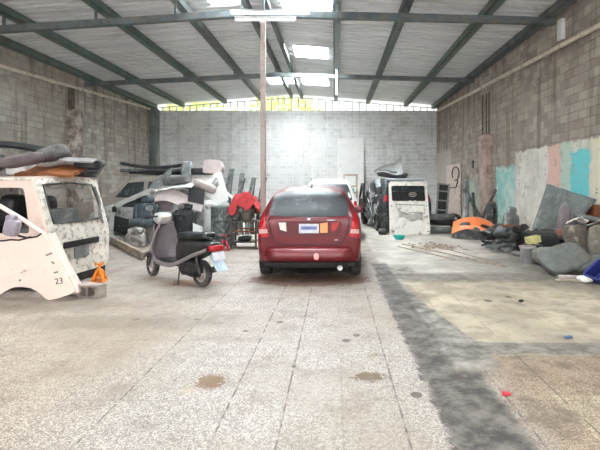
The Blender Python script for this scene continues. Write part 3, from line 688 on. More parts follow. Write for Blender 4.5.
# junk on the van roof (roof top is about z 1.70)
RZ = 1.705
M_dmauve = mat('dark_mauve_fabric', (.12, .095, .10), .85, 0, .25, 8)
def tagb(m, name, mt, label, cat, group=None): return tag(m.build(name, mt), label, cat, group)
m = MB(); a = at(22, 170, 6.75); m.sheet(lambda u, v: (-4.98+.90*u, 6.72+.5*v, RZ+.17-.15*(1-v)-.02*math.sin(u*9)), 14, 6, .04); tagb(m, 'rusty_tailboard', M_rust, 'rusty orange metal board lying on the van roof edge', 'board')
m = MB(); m.box((-5.1, 7.05, RZ+.10), (.30, .35, .18), (0, 0, 8), bev=.03); tagb(m, 'white_carton', M_white, 'white carton on the van roof under the dark trim', 'box')
m = MB(); m.blob((-4.78, 6.62, RZ+.22), (.58, .34, .17), (0, -12, 6), .5, .1); tagb(m, 'seat_cushion', M_dmauve, 'mauve grey seat cushion lying on the rusty orange board', 'cushion')
m = MB(); m.blob((-4.58, 7.05, RZ+.36), (.46, .4, .22), (0, -20, 10), .55, .15); tagb(m, 'seat_cushion', M_gfab, 'rounded dark grey cushion in the middle of the van roof pile', 'cushion')
m = MB(); m.sheet(lambda u, v: (-5.6+1.15*u, 6.85+.35*v+.1*u, RZ+.50-.18*u*u+.07*math.sin(v*3.1)), 14, 7, .05); tagb(m, 'door_trim', M_leather, 'long dark door trim sloping down over the van roof pile', 'trim')
m = MB(); m.sheet(lambda u, v: (-4.45+.55*u, 6.95+.4*v, RZ+.25-.03*u+.06*math.sin(v*3.1)), 8, 7, .03); tagb(m, 'grille_panel', M_lgfab, 'pale grey curved panel at the right end of the van roof pile', 'panel')
m = MB(); m.blob((-4.12, 7.25, RZ+.20), (.42, .3, .2), (0, 8, 0), .6, .2); tagb(m, 'rolled_rag', M_leather, 'black rolled rag at the rear corner of the van roof', 'rag')

# --- jack stands and the block behind the van
def jackstand(label, loc, h, mt, rz):
    t = thing('jack_stand', label, 'jack stand', loc, rz); m = MB(); b = h*.42
    for a in range(4):
        c, s = math.cos(math.pi/4+a*math.pi/2), math.sin(math.pi/4+a*math.pi/2)
        m.bar((c*b, s*b, .012), (c*.045, s*.045, h*.62), .045, .02)
        c2, s2 = math.cos(math.pi/4+(a+1)*math.pi/2), math.sin(math.pi/4+(a+1)*math.pi/2)
        m.bar((c*b, s*b, .012), (c2*b, s2*b, .012), .025); k_ = .6; m.bar((c*b*k_, s*b*k_, h*.28), (c2*b*k_, s2*b*k_, h*.28), .02)
    m.lathe([(.04, h*.5), (.045, h*.68), (.03, h*.68), (.03, h*.5)], seg=14, loop=True); m.build('frame', mt, t)
    m = MB(); m.tube([(0, 0, h*.35), (0, 0, h*.94)], .022, 10); m.build('post', M_iron if mt is M_redjack else mt, t)
    m = MB(); m.box((0, 0, h*.95), (.12, .06, .02)); m.box((-.05, 0, h*.97), (.02, .06, .05)); m.box((.05, 0, h*.97), (.02, .06, .05)); m.build('saddle', mt, t)
    return t
jackstand('orange jack stand standing on the floor behind the white van', (-3.78, 6.95, 0), .30, M_orjack, 12)
jackstand('small red jack stand in front of the dark drum', (-2.62, 10.25, 0), .37, M_redjack, 20)
t = thing('concrete_block', 'hollow concrete block lying by the numbered cab panel', 'block', (-3.36, 6.0, .09), -20)
m = MB(); 
m.holed([(-.165, -.09), (0, -.09), (0, .09), (-.165, .09)], [(-.14, -.06), (-.02, -.06), (-.02, .06), (-.14, .06)], .17, MY)
m.holed([(0, -.09), (.165, -.09), (.165, .09), (0, .09)], [(.02, -.06), (.14, -.06), (.14, .06), (.02, .06)], .17, MY); m.build('block_body', M_conc, t)
m = MB(); m.blob((-3.62, 6.1, .05), (.22, .2, .1), e=.8, nz=.5, ns=9); tagb(m, 'crumpled_rag', M_clear, 'pale crumpled rag between the cab panel and the concrete block', 'rag')

# --- motor scooter (local x forward)
M_scgrey = mat('scooter_grey_paint', (.215, .195, .195), .35, .2, .12, 5)
sw = 1.32
sco = thing('motor_scooter', 'black and silver motor scooter parked on its stand', 'scooter', (-2.03, 6.62, 0), 144.5)
def swheel(x, nm, rot=0):
    o = bpy.data.objects.new(nm, None); C.objects.link(o); o.parent = sco; o.location = (x, 0, .205); o.rotation_euler = (0, 0, R(rot))
    m = MB(); m.lathe([(.135, -.035), (.18, -.048), (.2, -.03), (.206, 0), (.2, .03), (.18, .048), (.135, .035)], rot=(90, 0, 0), seg=32, loop=True); m.build('tyre', M_rub, o)
    m = MB(); m.lathe([(.14, -.03), (.14, .03), (.115, .025), (.115, -.025)], rot=(90, 0, 0), seg=28, loop=True)
    for k in range(3):
        a = k*2.094+.4; m.bar((0, 0, 0), (math.cos(a)*.125, 0, math.sin(a)*.125), .035, .045)
    m.lathe([(.05, -.05), (.05, .05)], rot=(90, 0, 0), seg=14); m.build('rim', M_pkgray, o); return o
swheel(0, 'rear_wheel'); swheel(sw, 'front_wheel', -12)
def apron(u, v):
    a = (u-.5)*2; wd = .16+.06*math.sin(min(1, v*1.25)*math.pi) if v < .8 else .16+.06*math.sin(math.pi)+(.0-(v-.8)*.25)
    x = 1.02+.02*math.sin(v*3)+(.17*(1-v)**2 if False else 0)-.10*abs(a)**2.2+.06*(1-v)
    return (x, a*wd*1.12, .33+.62*v)
m = MB(); m.sheet(apron, 13, 14, .02); m.build('leg_shield', M_mauve, sco)
m = MB(); m.sheet(lambda u, v: Vector(apron(.08+.84*u, .05+.85*v))-Vector((.028, 0, 0)), 11, 12, .012); m.build('inner_shield', mat('smoky_plastic', (.15, .135, .145), .4, 0, .2, 6), sco)
def skirt(u, v):
    a = (u-.5)*2; return (1.06+.16*(1-abs(a)**2)*(1-.5*v), a*.17*(1-.15*v), .36+.55*v)
m = MB(); m.sheet(skirt, 13, 10, .015); m.build('front_fairing', M_mauve, sco)
m = MB(); m.sheet(lambda u, v: (sw+.235*math.cos(R(25+135*u)), (v-.5)*.13*(1-.2*abs(2*u-1)), .205+.235*math.sin(R(25+135*u))-.03*abs(2*v-1)**2), 14, 7, .01); m.build('front_mudguard', M_mauve, sco)
m = MB()
for s in (-1, 1): m.tube([(sw, s*.075, .205), (sw-.06, s*.075, .35), (1.1, s*.04, .55)], .018, 8)
m.tube([(1.12, 0, .5), (1.0, 0, 1.0)], .024, 8); m.build('fork', M_iron, sco)
m = MB(); m.box((.72, 0, .31), (.62, .32, .06), bev=.02); m.build('floorboard', M_black, sco)
for s in (-1, 1):
    m = MB(); pts = catmull([(1.06, .36), (.9, .30), (.62, .285), (.42, .33), (.2, .42), (0, .50), (-.2, .565), (-.30, .60)], 18)
    m.sheet(lambda u, v: (pts[int(round(u*17))][0], s*(.165+.012*math.sin(v*3.14)), pts[int(round(u*17))][1]+(.075-.03*u)*(v-.5)*1.1), 18, 6, .015); m.build('side_trim', M_scgrey, sco)
rings = []
for x, z0, z1, w_ in catmull([(.52, .33, .62, .10), (.44, .33, .70, .15), (.25, .40, .72, .165), (.0, .50, .72, .165), (-.2, .57, .71, .14), (-.33, .60, .68, .10)], 12):
    rings.append([Vector((x, y*w_, (z0+z1)/2+z*(z1-z0)/2)) for y, z in [(math.copysign(abs(math.cos(a))**.6, math.cos(a)), math.copysign(abs(math.sin(a))**.6, math.sin(a))) for a in [2*math.pi*k/18 for k in range(18)]]])
m = MB(); m.loft(rings); m.build('rear_body', M_black, sco)
m = MB(); m.blob((.30, 0, .755), (.42, .30, .13), (0, 3, 0), .6); m.blob((.0, 0, .775), (.42, .28, .12), (0, 5, 0), .6); m.build('seat', M_leather, sco)
m = MB(); m.blob((-.325, 0, .615), (.12, .25, .095), e=.5); m.build('tail_light', M_lred, sco)
m = MB(); m.box((-.385, 0, .50), (.01, .22, .13), (0, 24, 0), bev=.003); m.build('number_plate', M_plate, sco)
m = MB(); m.sheet(lambda u, v: (-.30-.14*u-.03*u*u, (v-.5)*.2, .50-.21*u), 8, 5, .012); m.build('rear_mudflap', mat('pale_blue_plastic', (.50, .62, .70), .4), sco)
m = MB(); m.blob((.20, .03, .29), (.52, .26, .28), (0, -8, 0), .6); m.tube([(.3, .11, .22), (.12, .13, .24), (-.02, .12, .22)], .06, 10); m.blob((.05, .13, .3), (.25, .08, .16), e=.6); m.build('engine', M_black, sco)
m = MB(); m.tube([(.3, -.12, .2), (.1, -.13, .2), (-.15, -.13, .26)], [.025, .05, .05], 10); m.build('exhaust', M_engine, sco)
m = MB(); m.tube([(-.1, .12, .22), (-.02, .12, .42), (.0, .11, .55)], .02, 8); m.build('shock_absorber', M_iron, sco)
m = MB(); m.tube([(.1, .13, .78), (-.22, .13, .77), (-.36, .09, .77), (-.36, -.09, .77), (-.22, -.13, .77), (.1, -.13, .78)], .014, 6); m.build('grab_rail', M_black, sco)
m = MB(); m.tube([(.42, .1, .25), (.34, .19, .01), (.42, .22, .012)], .013, 6); m.tube([(.42, -.1, .25), (.34, -.19, .01)], .013, 6); m.build('stand', M_iron, sco)
m = MB(); m.blob((1.03, 0, 1.0), (.2, .28, .17), (0, -20, 0), .6); m.build('headlamp_cowl', M_silver, sco)
m = MB(); m.blob((.955, 0, 1.04), (.08, .2, .09), (0, 30, 0), .6); m.build('dial', M_lwhite, sco)
m = MB(); m.tube([(.93, .34, 1.03), (.98, .2, 1.04), (1.0, 0, 1.03), (.98, -.2, 1.04), (.93, -.34, 1.03)], .014, 8); m.build('handlebar', M_black, sco)
for s in (-1, 1):
    m = MB(); m.tube([(.945, s*.24, 1.035), (.925, s*.36, 1.028)], .022, 8); m.build('grip', M_black, sco)
    m = MB(); m.tube([(.97, s*.22, 1.04), (.95, s*.27, 1.15)], .007, 6); m.blob((.95, s*.29, 1.18), (.03, .13, .085), e=.6); m.build('mirror', M_bumpg, sco)

# --- stuff at the left rear
t = thing('oil_drum', 'scuffed dark steel drum standing behind the scooter', 'drum', (-2.88, 11.2, 0))
m = MB(); m.lathe([(.0001, .01), (.31, .01), (.325, .03), (.32, .06), (.32, .30), (.335, .32), (.32, .34), (.32, .64), (.335, .66), (.32, .68), (.32, .96), (.33, .98), (.325, 1.0), (.31, 1.0), (.31, .975), (.0001, .975)], seg=36); m.build('barrel', M_drum, t)
m = MB(); m.lathe([(.0001, .975), (.035, .975), (.035, .995), (.0001, .995)], (.16, -.05, 0), seg=14); m.build('bung', M_iron, t)
t = thing('steel_stand', 'dark angle iron stand with a shelf, holding an engine', 'stand', (-2.22, 10.75, 0))
for sx in (-1, 1):
    for sy in (-1, 1): m = MB(); m.box((sx*.30, sy*.24, .33), (.04, .04, .66)); m.build('leg', M_iron, t)
m = MB(); m.box((0, 0, .655), (.66, .54, .03)); m.build('top', M_iron, t)
m = MB(); m.box((0, 0, .16), (.62, .50, .02)); m.build('shelf', M_iron, t)
m = MB(); m.box((0, -.24, .42), (.6, .025, .03)); m.box((0, .24, .45), (.6, .025, .03)); m.build('cross_bar', M_rust, t)
m = MB(); m.blob((-2.22, 10.72, .23), (.34, .26, .12), e=.6, nz=.3); tagb(m, 'oil_pan', M_black, 'black oil pan on the lower shelf of the steel stand', 'pan')
t = thing('car_engine', 'grimy car engine on the steel stand, half under a red cloth', 'engine', (-2.22, 10.75, .67))
m = MB(); m.box((0, 0, .2), (.42, .36, .34), bev=.03); m.box((.0, 0, .4), (.36, .26, .12), (0, 0, 4), bev=.03)
for i in range(4): m.lathe([(.045, 0), (.045, .12), (.02, .12)], (-.15+.1*i, -.18, .28), (90, 0, 0), 12)
m.build('block_casting', M_engine, t)
m = MB()
for q in ((-.17, -.22, .14, .09), (.05, -.21, .12, .11), (.2, -.2, .26, .06)): m.lathe([(.0001, 0), (q[3], 0), (q[3], .03), (q[3]*.4, .04), (.0001, .04)], q[:3], (90, 0, 0), 18)
m.build('pulley', M_iron, t)
m = MB(); m.tube([(-.3, -.1, .1), (-.34, -.15, .3), (-.2, -.2, .42), (.1, -.2, .38)], .025, 8); m.tube([(.25, -.1, .3), (.36, -.12, .2), (.3, -.1, .04)], .02, 8); m.build('hose', M_black, t)
m = MB()
def cl(u, v):
    a = (u-.5)*2; b = (v-.5)*2; r = max(abs(a), abs(b)); x = a*.36; y = b*.32
    z = .56+.16*noise.noise(Vector((u*4+2, v*4, 1.7)))-.62*max(0, r-.5)**1.2*(1.0+.9*noise.noise(Vector((u*3, v*3, 5))))+.06*noise.noise(Vector((u*11, v*11, 3)))+.1*(1-r)
    return (-2.22+x*1.0+.05*noise.noise(Vector((u*7, v*7, 9))), 10.72+y, .67+z+.02)
m.sheet(cl, 34, 34, .012); tagb(m, 'red_cloth', M_cloth, 'bright red cloth bundled over the engine beside the post', 'cloth')
# stripped silver car with an open door frame
sil_st = [(.13, .25, .80, 1.00, .70, .76, .70), (.30, .22, .95, 1.20, .80, .82, .61), (.55, .2, .97, 1.36, .82, .84, .55), (1.5, .2, .96, 1.45, .82, .84, .57), (2.2, .2, .95, 1.40, .82, .84, .56), (2.9, .2, .93, 1.10, .82, .84, .60), (3.3, .2, .90, .95, .81, .83, .66), (3.6, .24, .75, .80, .74, .80, .66)]
sil, _ = bgcar('sedan_wreck', 'silver wrecked car stripped bare under the left scrap pile', 'car', (-3.05, 12.55, 0), 90, sil_st, M_silver, [[(.55, 1.0), (1.25, 1.0), (1.25, 1.32), (.75, 1.30)], [(1.35, .95), (2.75, .95), (2.35, 1.30), (1.35, 1.36)]], None, None, (.7,))
patch(_, [(1.40, .28), (3.25, .28), (3.0, .93), (1.40, .93)], 'X', 1, .012, rnd=.04).build('dark_opening_patch', M_black, sil)  # black patch paints the dark interior onto the closed hull
dk = 11.6/F
def dp(px, py, k_=None): k_ = k_ or dk; return ((px-VX)*k_, H-(py-VY)*k_)
t = thing('door_frame', 'silver car door frame standing open before the silver wreck', 'car door', (0, 11.55, 0))
m = MB(); m.holed(roundpoly([dp(*p) for p in ((110, 242), (111.5, 210), (117, 203), (140, 193), (152, 188), (156, 190), (154, 242))], .06), roundpoly([dp(*p) for p in ((114, 236), (116, 209.5), (121, 205.5), (149, 194), (150, 236))], .05), .09, MY); m.build('frame', M_silver, t)
m = MB(); q = dp(124, 226); m.box((q[0], .03, q[1]), (.62, .04, .42), (0, 16, 0), bev=.02); q = dp(117, 209); m.blob((q[0], -.09, q[1]), (.1, .1, .16), e=.6); m.build('inner_trim', M_leather, t)
m = MB(); m.sheet(lambda u, v: (-5.35+1.5*u, 11.6+.55*v, 1.20+.30*math.sin(min(1, u*1.15)*1.5)+.10*math.sin(v*2.2)+.03*noise.noise(Vector((u*8, v*5, 0)))), 22, 8, .02)
tagb(m, 'bonnet_panel', M_whitep, 'white curved bonnet panel thrown over the silver wreck', 'bonnet')
# seats before the wreck
def seat_parts(t, mb_, w_=.5, h_=.66, lean_=-12, base=True, z0=.0):
    if base:
        m = MB(); m.blob((0, 0, z0+.16), (w_, .52, .2), e=.45, nz=.05); m.build('seat_base', mb_, t)
    m = MB(); M_ = rotm((lean_, 0, 0)); m.blob(Vector((0, .24, z0+.16))+M_ @ Vector((0, 0, h_*.5)), (w_, .16, h_), (lean_, 0, 0), .5, .05)
    for s in (-1, 1): m.blob(Vector((s*w_*.42, .18, z0+.16))+M_ @ Vector((0, 0, h_*.5)), (.1, .16, h_*.85), (lean_, 0, 0), .6)
    m.build('backrest', mb_, t)
    m = MB(); m.blob(Vector((0, .24, z0+.16))+M_ @ Vector((0, 0, h_+.08)), (w_*.55, .12, .17), (lean_, 0, 0), .55); m.build('headrest', mb_, t)
m = MB(); m.box((-4.98, 10.95, .24), (.42, .40, .46), (0, 0, 15), bev=.04); m.blob((-4.9, 10.75, .42), (.3, .2, .2), e=.7, nz=.3)
m.tube([(-5.15, 10.72, .3), (-4.95, 10.68, .42), (-4.78, 10.74, .25)], .04, 8); tagb(m, 'engine_block', M_alu, 'pale alloy engine block on the floor under the teal grey seat', 'engine')
t = thing('bucket_chair', 'dark teal grey car seat perched on the pale engine block', 'car seat', (-4.88, 11.0, .44), 8, 'car seats at the left scrap pile'); seat_parts(t, M_seatteal, .6, .5, -18)
t = thing('bucket_chair', 'black leather car seat on the floor behind the scooter', 'car seat', (-3.93, 10.95, .0), -6, 'car seats at the left scrap pile'); seat_parts(t, M_leather, .66, .74, -8, True, .02)
m = MB(); m.sheet(lambda u, v: (-3.55+.18*u, 10.85+.2*u, .1+.5*v-.12*u), 5, 6, .02); tagb(m, 'trim_offcut', M_whitep, 'small white trim piece standing against the black leather seat', 'trim')
m = MB(); m.bar((-6.6, 12.4, .09), (-3.95, 8.95, .09), .09, .15); t = tagb(m, 'timber_plank', M_wood, 'long pale timber baulk lying on the floor behind the scooter', 'timber')
# scrap pile over the wreck
def pile(fn, name, mt, label, cat, group=None): m = MB(); fn(m); return tagb(m, name, mt, label, cat, group)
G1 = 'scrap heaped on the silver wreck'
pile(lambda m: m.blob((-5.42, 6.75, RZ+.20), (.5, .36, .3), (0, 10, 20), .6, .2), 'torn_bolster', M_leather, 'torn black bolster at the left edge of the van roof pile', 'cushion')
pile(lambda m: m.sheet(lambda u, v: (-4.55+.5*u, 7.35+.3*v, RZ+.0+.34*v*(1-.3*u)), 7, 6, .03), 'dark_grille', M_blackd, 'dusty dark grille leaning behind the van roof cushions', 'grille')
pile(lambda m: m.sheet(lambda u, v: (-3.95+.42*u, 11.62+.12*v, 1.12+.40*v-.1*u), 6, 6, .03), 'gap_shade_sheet', M_black, 'added black sheet as shade in the gap under the beige foam roll', 'panel', G1)  # black sheet added to darken this gap in the pile
pile(lambda m: m.blob((-4.34, 11.85, 1.68), (.74, .32, .24), (0, -6, 8), .5, .08), 'bolster', M_gfab, 'long dark grey bolster lying on the white bonnet panel', 'cushion', G1)
pile(lambda m: m.blob((-3.80, 12.5, 1.56), (.85, .5, .22), (0, -4, 0), .45, .08), 'bench_cushion', M_lgfab, 'pale grey bench cushion beside the long dark bolster', 'cushion', G1)
pile(lambda m: m.blob((-3.58, 11.95, 1.52), (.66, .34, .25), (0, 24, 0), .55, .08), 'foam_roll', mat('beige_grey_foam', (.36, .325, .30), .95, 0, .15), 'beige grey foam roll sloping down beside the white bracket', 'foam', G1)
pile(lambda m: m.blob((-4.36, 12.75, 1.98), (.32, .2, .56), (-6, 4, 0), .5, .05), 'seat_squab', M_bumpg, 'grey seat back standing upright at the top of the pile', 'seat back', G1)
pile(lambda m: m.blob((-3.98, 12.8, 1.95), (.5, .3, .2), (0, 0, 0), .4), 'headliner_roll', M_leather, 'dark roll wedged between the upright seat back and pinkish shell', 'roll', G1)
pile(lambda m: m.prism(roundpoly([(-.28, -.18), (.22, -.2), (.29, -.02), (.2, .2), (-.24, .22)], .06), .32, Matrix.Translation((-3.55, 12.7, 2.06)) @ Matrix.Rotation(R(84), 4, 'X')), 'console_shell', M_pkgray, 'pinkish grey plastic shell on top of the scrap pile', 'shell', G1)
pile(lambda m: m.sheet(lambda u, v: (-4.8+1.25*u, 11.52+.2*v, 1.10+.36*v-.30*u*u+.05*math.sin(u*7)), 12, 6, .03), 'wing_panel', M_pkgray, 'pinkish grey wing panel hanging below the beige foam roll', 'panel', G1)
pile(lambda m: m.sheet(lambda u, v: (-4.88+.5*u, 11.62+.1*v, .95+.35*v-.1*u), 6, 5, .02), 'door_card', M_mauve, 'mauve door card in the dark gap above the black seat', 'panel', G1)
t = thing('bumper_bracket', 'white curved bumper bracket with dark openings by the drum', 'bracket', (0, 12.0, 0), 0, G1); kb = 12.0/F
m = MB(); m.holed([dp(*p, kb) for p in ((207, 183), (215, 173), (221, 172), (226, 190), (228, 200), (216, 207), (205, 203))], [dp(*p, kb) for p in ((211, 185), (217, 177), (220, 185), (216, 190), (211, 190))], .12, MY)
m.bar((dp(218, 186, kb)[0], 0, dp(218, 186, kb)[1]), (dp(232, 198, kb)[0], .1, dp(232, 198, kb)[1]), .1, .08); m.build('casting', M_whitep, t)
pile(lambda m: m.sheet(lambda u, v: (-3.5+.55*u, 11.52+.15*v, .02+1.0*v+.05*math.sin(u*6)), 8, 8, .03), 'quarter_panel', M_silver, 'crumpled silver quarter panel between black seat and drum', 'panel', G1)
pile(lambda m: m.sheet(lambda u, v: (-5.6+.62*u, 12.9+.35*v, 1.35+.75*v*(.35+.65*u)), 8, 8, .02), 'dark_cover', M_bumpg, 'grey green cover sheet leaning against the tan wagon', 'cover')
for i, (x, y_, ln, z) in enumerate(((-.62, 13.75, 2.1, 1.99), (-.9, 13.95, 2.3, 2.14))):
    pile(lambda m: m.sheet(lambda u, v: (-6.65+x*.3+ln*u, y_+.22*v-.2*u, z+.08*math.sin(v*3.1)+.14*i*(u-.5)**2*4-.05*i), 18, 7, .04), 'bumper_strip', (M_blackd, M_leather)[i], ['dusty dark bumper lying along the wagon roof rack', 'long black bumper on top of the other, tips curved up'][i], 'bumper', 'bumpers on the wagon roof rack')
for i in range(7):
    x0 = -3.36+.15*i; ht = 2.02-.10*((i*37) % 3)-.04*i
    t = pile(lambda m: m.sheet(lambda u, v: (x0+.10*u+.22*v*v-.2*v*(i % 2), 13.0+.09*i-.25*v*(1-v)+.05*math.sin(u*3.1), .02+ht*v), 5, 14, .03), 'bumper_strip', (M_bumpg, M_blackd, M_wreck, M_bumpg)[i % 4], 'grey bumper strip stood on end behind the drum', 'bumper', 'bumper strips stood on end')

# ------------------------------------------------------------------ right and rear
# tall white sheet at the back wall
m = MB(); m.sheet(lambda u, v: (.12+1.4*u, 22.7+.25*v, .02+4.0*v), 6, 10, .05); tagb(m, 'sheet_panel', M_ltpanel, 'tall white sheet panel leaning on the back wall', 'panel')
# open wooden rack with boxes
t = thing('wooden_rack', 'beige wooden frame rack between white car and dark wreck', 'rack', (.60, 16.9, 0))
for sx in (-1, 1):
    for sy in (-1, 1): m = MB(); m.box((sx*.25, sy*.2, .98), (.05, .05, 1.96)); m.build('post', M_wood, t)
for z in (.7, 1.25, 1.5, 1.94):
    m = MB(); m.box((0, -.2, z), (.55, .03, .06)); m.box((0, .2, z), (.55, .03, .06)); m.box((-.25, 0, z), (.03, .4, .06)); m.box((.25, 0, z), (.03, .4, .06))
    if z in (.7, 1.25): m.box((0, 0, z+.03), (.5, .4, .015))
    m.build('shelf_frame', M_wood, t)
m = MB(); m.box((.60, 16.88, .92), (.3, .3, .36), bev=.03); tagb(m, 'plastic_crate', M_oran, 'orange crate on the lower shelf of the wooden rack', 'crate')
m = MB(); m.box((.60, 16.88, 1.365), (.28, .3, .14), bev=.02); tagb(m, 'plastic_tub', M_teal, 'teal tub on the upper shelf of the wooden rack', 'tub')
# dark wrecked off-roader
bs = [(y, zb-.08, zm-.04, zt-.06, wb, wm, wt) for y, zb, zm, zt, wb, wm, wt in suv_st]
suv = thing('suv_wreck', 'dark wrecked off-roader with torn open side behind the white panel', 'car', (2.32, 14.0, 0), 7)
m = MB(); m.loft(hull_rings(bs)); b = m.bvh(); m.build('body', M_darkg, suv, 50)
patch(b, [(-.66, 1.36), (.66, 1.36), (.56, 1.64), (-.56, 1.64)], 'Y', 1, .01, rnd=.04).build('rear_window', M_glass, suv)
tg = patch(b, [(-.70, .80), (.70, .80), (.66, 1.33), (-.66, 1.33)], 'Y', 1, .012, rnd=.04).build('tailgate', M_black, suv)
for s in (-1, 1):
    patch(b, [(-.76, 1.02), (-.62, 1.02), (-.62, 1.22), (-.74, 1.22)] if s < 0 else [(.62, 1.02), (.76, 1.02), (.74, 1.22), (.62, 1.22)], 'Y', 1, .02, 5, 6).build('tail_light', M_lred, suv)
h = b.ray_cast(Vector((.20, -5, 1.24)), Vector((0, 1, 0)))[0]
m = MB(); m.tube([(h.x+.12*math.cos(a), h.y-.03, h.z+.065*math.sin(a)) for a in [k*math.pi/12 for k in range(24)]], .009, 6, True); bd = m.build('emblem_ring', M_lwhite, suv)
text('KIA', .105, M_lwhite, bd, Matrix.Translation((h.x, h.y-.035, h.z)) @ Matrix.Rotation(R(90), 4, 'X'), 'emblem_letters')
for dx in (-.07, .1): m = MB(); m.box((h.x+dx-.02, h.y-.04, h.z-.2), (.09, .02, .015)); m.build('handle_trim', M_lwhite, suv)
for q in ([(.35, 1.10), (1.05, 1.10), (1.05, 1.58), (.5, 1.58)], [(1.15, .45), (1.95, .45), (1.95, 1.6), (1.15, 1.6)], [(2.08, .5), (2.9, .5), (2.55, 1.56), (2.08, 1.6)]):
    for s in (-1, 1): patch(b, q, 'X', s, .01, rnd=.03).build('dark_opening_patch', M_black if q[0][1] < 1 else M_glass, suv)  # black patches paint shaded doorways on the closed hull; the quarter window is glass
# torn metal inside the left side
for i in range(34):
    yy = random.uniform(.1, 2.0); zz = random.uniform(.4, 1.6); a = Vector((-.88-random.uniform(0, .06), yy, zz)); d = Vector((random.uniform(-.05, .03), random.uniform(-.45, .45), random.uniform(-.4, .4)))
    m = MB(); m.bar(a, a+d, random.uniform(.03, .2), .015, random.uniform(0, 3)); m.build('torn_metal', (M_wreck, M_silver, M_wreck, M_bumpg)[i % 4], suv)
for i in range(12):
    yy = random.uniform(.2, 1.9); zz = random.uniform(.5, 1.5); a = Vector((-.9, yy, zz)); d = Vector((random.uniform(-.06, .02), random.uniform(-.25, .25), random.uniform(-.3, .3)))
    m = MB(); m.tube([a, a+d*.5+Vector((-.04, 0, .05)), a+d], .016, 6); m.build('loose_wiring', M_clear, suv)
m = MB(); m.holed(roundpoly([(2.15, .55), (3.1, .55), (3.0, 1.05), (2.55, 1.62), (2.15, 1.62)], .08), roundpoly([(2.24, 1.05), (2.95, 1.05), (2.5, 1.54), (2.24, 1.54)], .06), .08, Matrix(((0, 0, 1, -1.0), (1, 0, 0, 0), (0, 1, 0, 0), (0, 0, 0, 1)))); m.build('front_door', M_darkg, suv)
for yy in (.75, 3.3):
    for s in (-1, 1): wheel(suv, (s*.76, yy, .31), .31, .2, s, M_iron)
m = MB(); m.blob((0, .22, 1.73), (1.25, .42, .07), (4, 0, 0), .4); m.build('roof_spoiler', mat('pale_blue_grey_paint', (.40, .44, .47), .4, 0, .2, 4), suv)
m = MB(); m.box((0, .15, .32), (1.6, .3, .3), bev=.06); m.jitter(.03, 4); m.build('bumper', M_blackd, suv)
m = MB(); m.blob((1.98, 15.1, 1.92), (1.05, .55, .25), (0, 6, 0), .55, .2); tagb(m, 'seat_cushion', M_gfab, 'dark grey cushion lying on the dark wreck roof', 'cushion')
m = MB(); m.sheet(lambda u, v: (1.36+.95*u, 14.75+.3*math.sin(v*2.4), 1.95+(.10+.55*u**1.4)*v+.06*math.sin(u*6)), 14, 9, .015); tagb(m, 'plastic_fairing', M_clear, 'pale curved plastic fairing rising from the dark wreck roof', 'fairing')
# white tailgate panel
t = thing('tailgate_panel', 'white stripped tailgate panel leaning on the dark wreck', 'panel', (2.32, 13.42, .005), 0, None, (-13, 0, 2))
m = MB(); m.holed(roundpoly([(-.63, 0), (.64, 0), (.61, 1.70), (-.60, 1.70)], .08), roundpoly([(-.52, 1.06), (.55, 1.06), (.54, 1.56), (-.53, 1.56)], .06), .06, MY); m.build('skin', mat('chalky_white_paint', (.76, .73, .68), .55, 0, .08, 3, (.32, .27, .22), .28, 5), t)
m = MB(); m.tube([(x, -.034, z) for x, z in ((-.42, .95), (.5, .93), (.48, .66), (.1, .70), (-.1, .62), (-.35, .78))], .012, 6, True); m.build('inner_recess', M_bumpg, t)
m = MB(); m.sheet(lambda u, v: (-.32+.75*u, -.036, .40+.28*v+.12*(1-u)*(1-v)+.05*math.sin(u*9)), 10, 5, .004); m.build('glue_patch', mat('old_glue', (.40, .37, .34), .8, 0, .3, 10), t)
for x, z in ((.55, .1), (-.52, .1), (.57, .9), (-.54, .9)): m = MB(); m.lathe([(.0001, 0), (.02, 0), (.02, .006), (.0001, .006)], (x, -.031, z), (90, 0, 0), 10); m.build('bolt_hole', M_black, t)
t = thing('plastic_bowl', 'teal plastic bowl on the floor before the white tailgate panel', 'bowl', (1.83, 12.35, 0))
m = MB(); m.lathe([(.0001, .005), (.11, .005), (.16, .11), (.175, .115), (.17, .10), (.12, .02), (.0001, .02)], seg=28); m.build('bowl_body', M_teal, t)
m = MB(); m.lathe([(.0001, 0), (.09, 0), (.1, .03), (.1, .22), (.08, .24), (.03, .25), (.03, .3), (.0001, .3)], (1.38, 13.55, .10), (90, 0, 70), 20); tagb(m, 'muffler', M_iron, 'short dark muffler can lying beside the dark wreck', 'muffler')
# grey bumpers heaped right of the dark wreck
for i, (x, y_, z, rz, mt) in enumerate(((3.42, 13.7, 0, 10, M_bumpg), (3.55, 14.2, .2, -14, M_blackd), (3.68, 14.0, .4, 26, M_bumpg))):
    t = thing('bumper_cover', ['grey bumper cover flat on the floor right of the white panel', 'dusty black bumper cover in the middle of the small stack', 'grey bumper cover topmost on the small stack by the white panel'][i], 'bumper', (x, y_, z), rz, 'bumper covers by the white panel')
    m = MB(); m.sheet(lambda u, v: (-.5+1.0*u, .35*(abs(2*u-1))**2.4-.06*math.sin(v*3.1), .02+.2*v), 18, 8, .025); m.build('cover', mt, t)
    m = MB(); m.box((0, .02, .1), (.5, .03, .08), bev=.02); m.build('grille', M_black, t)
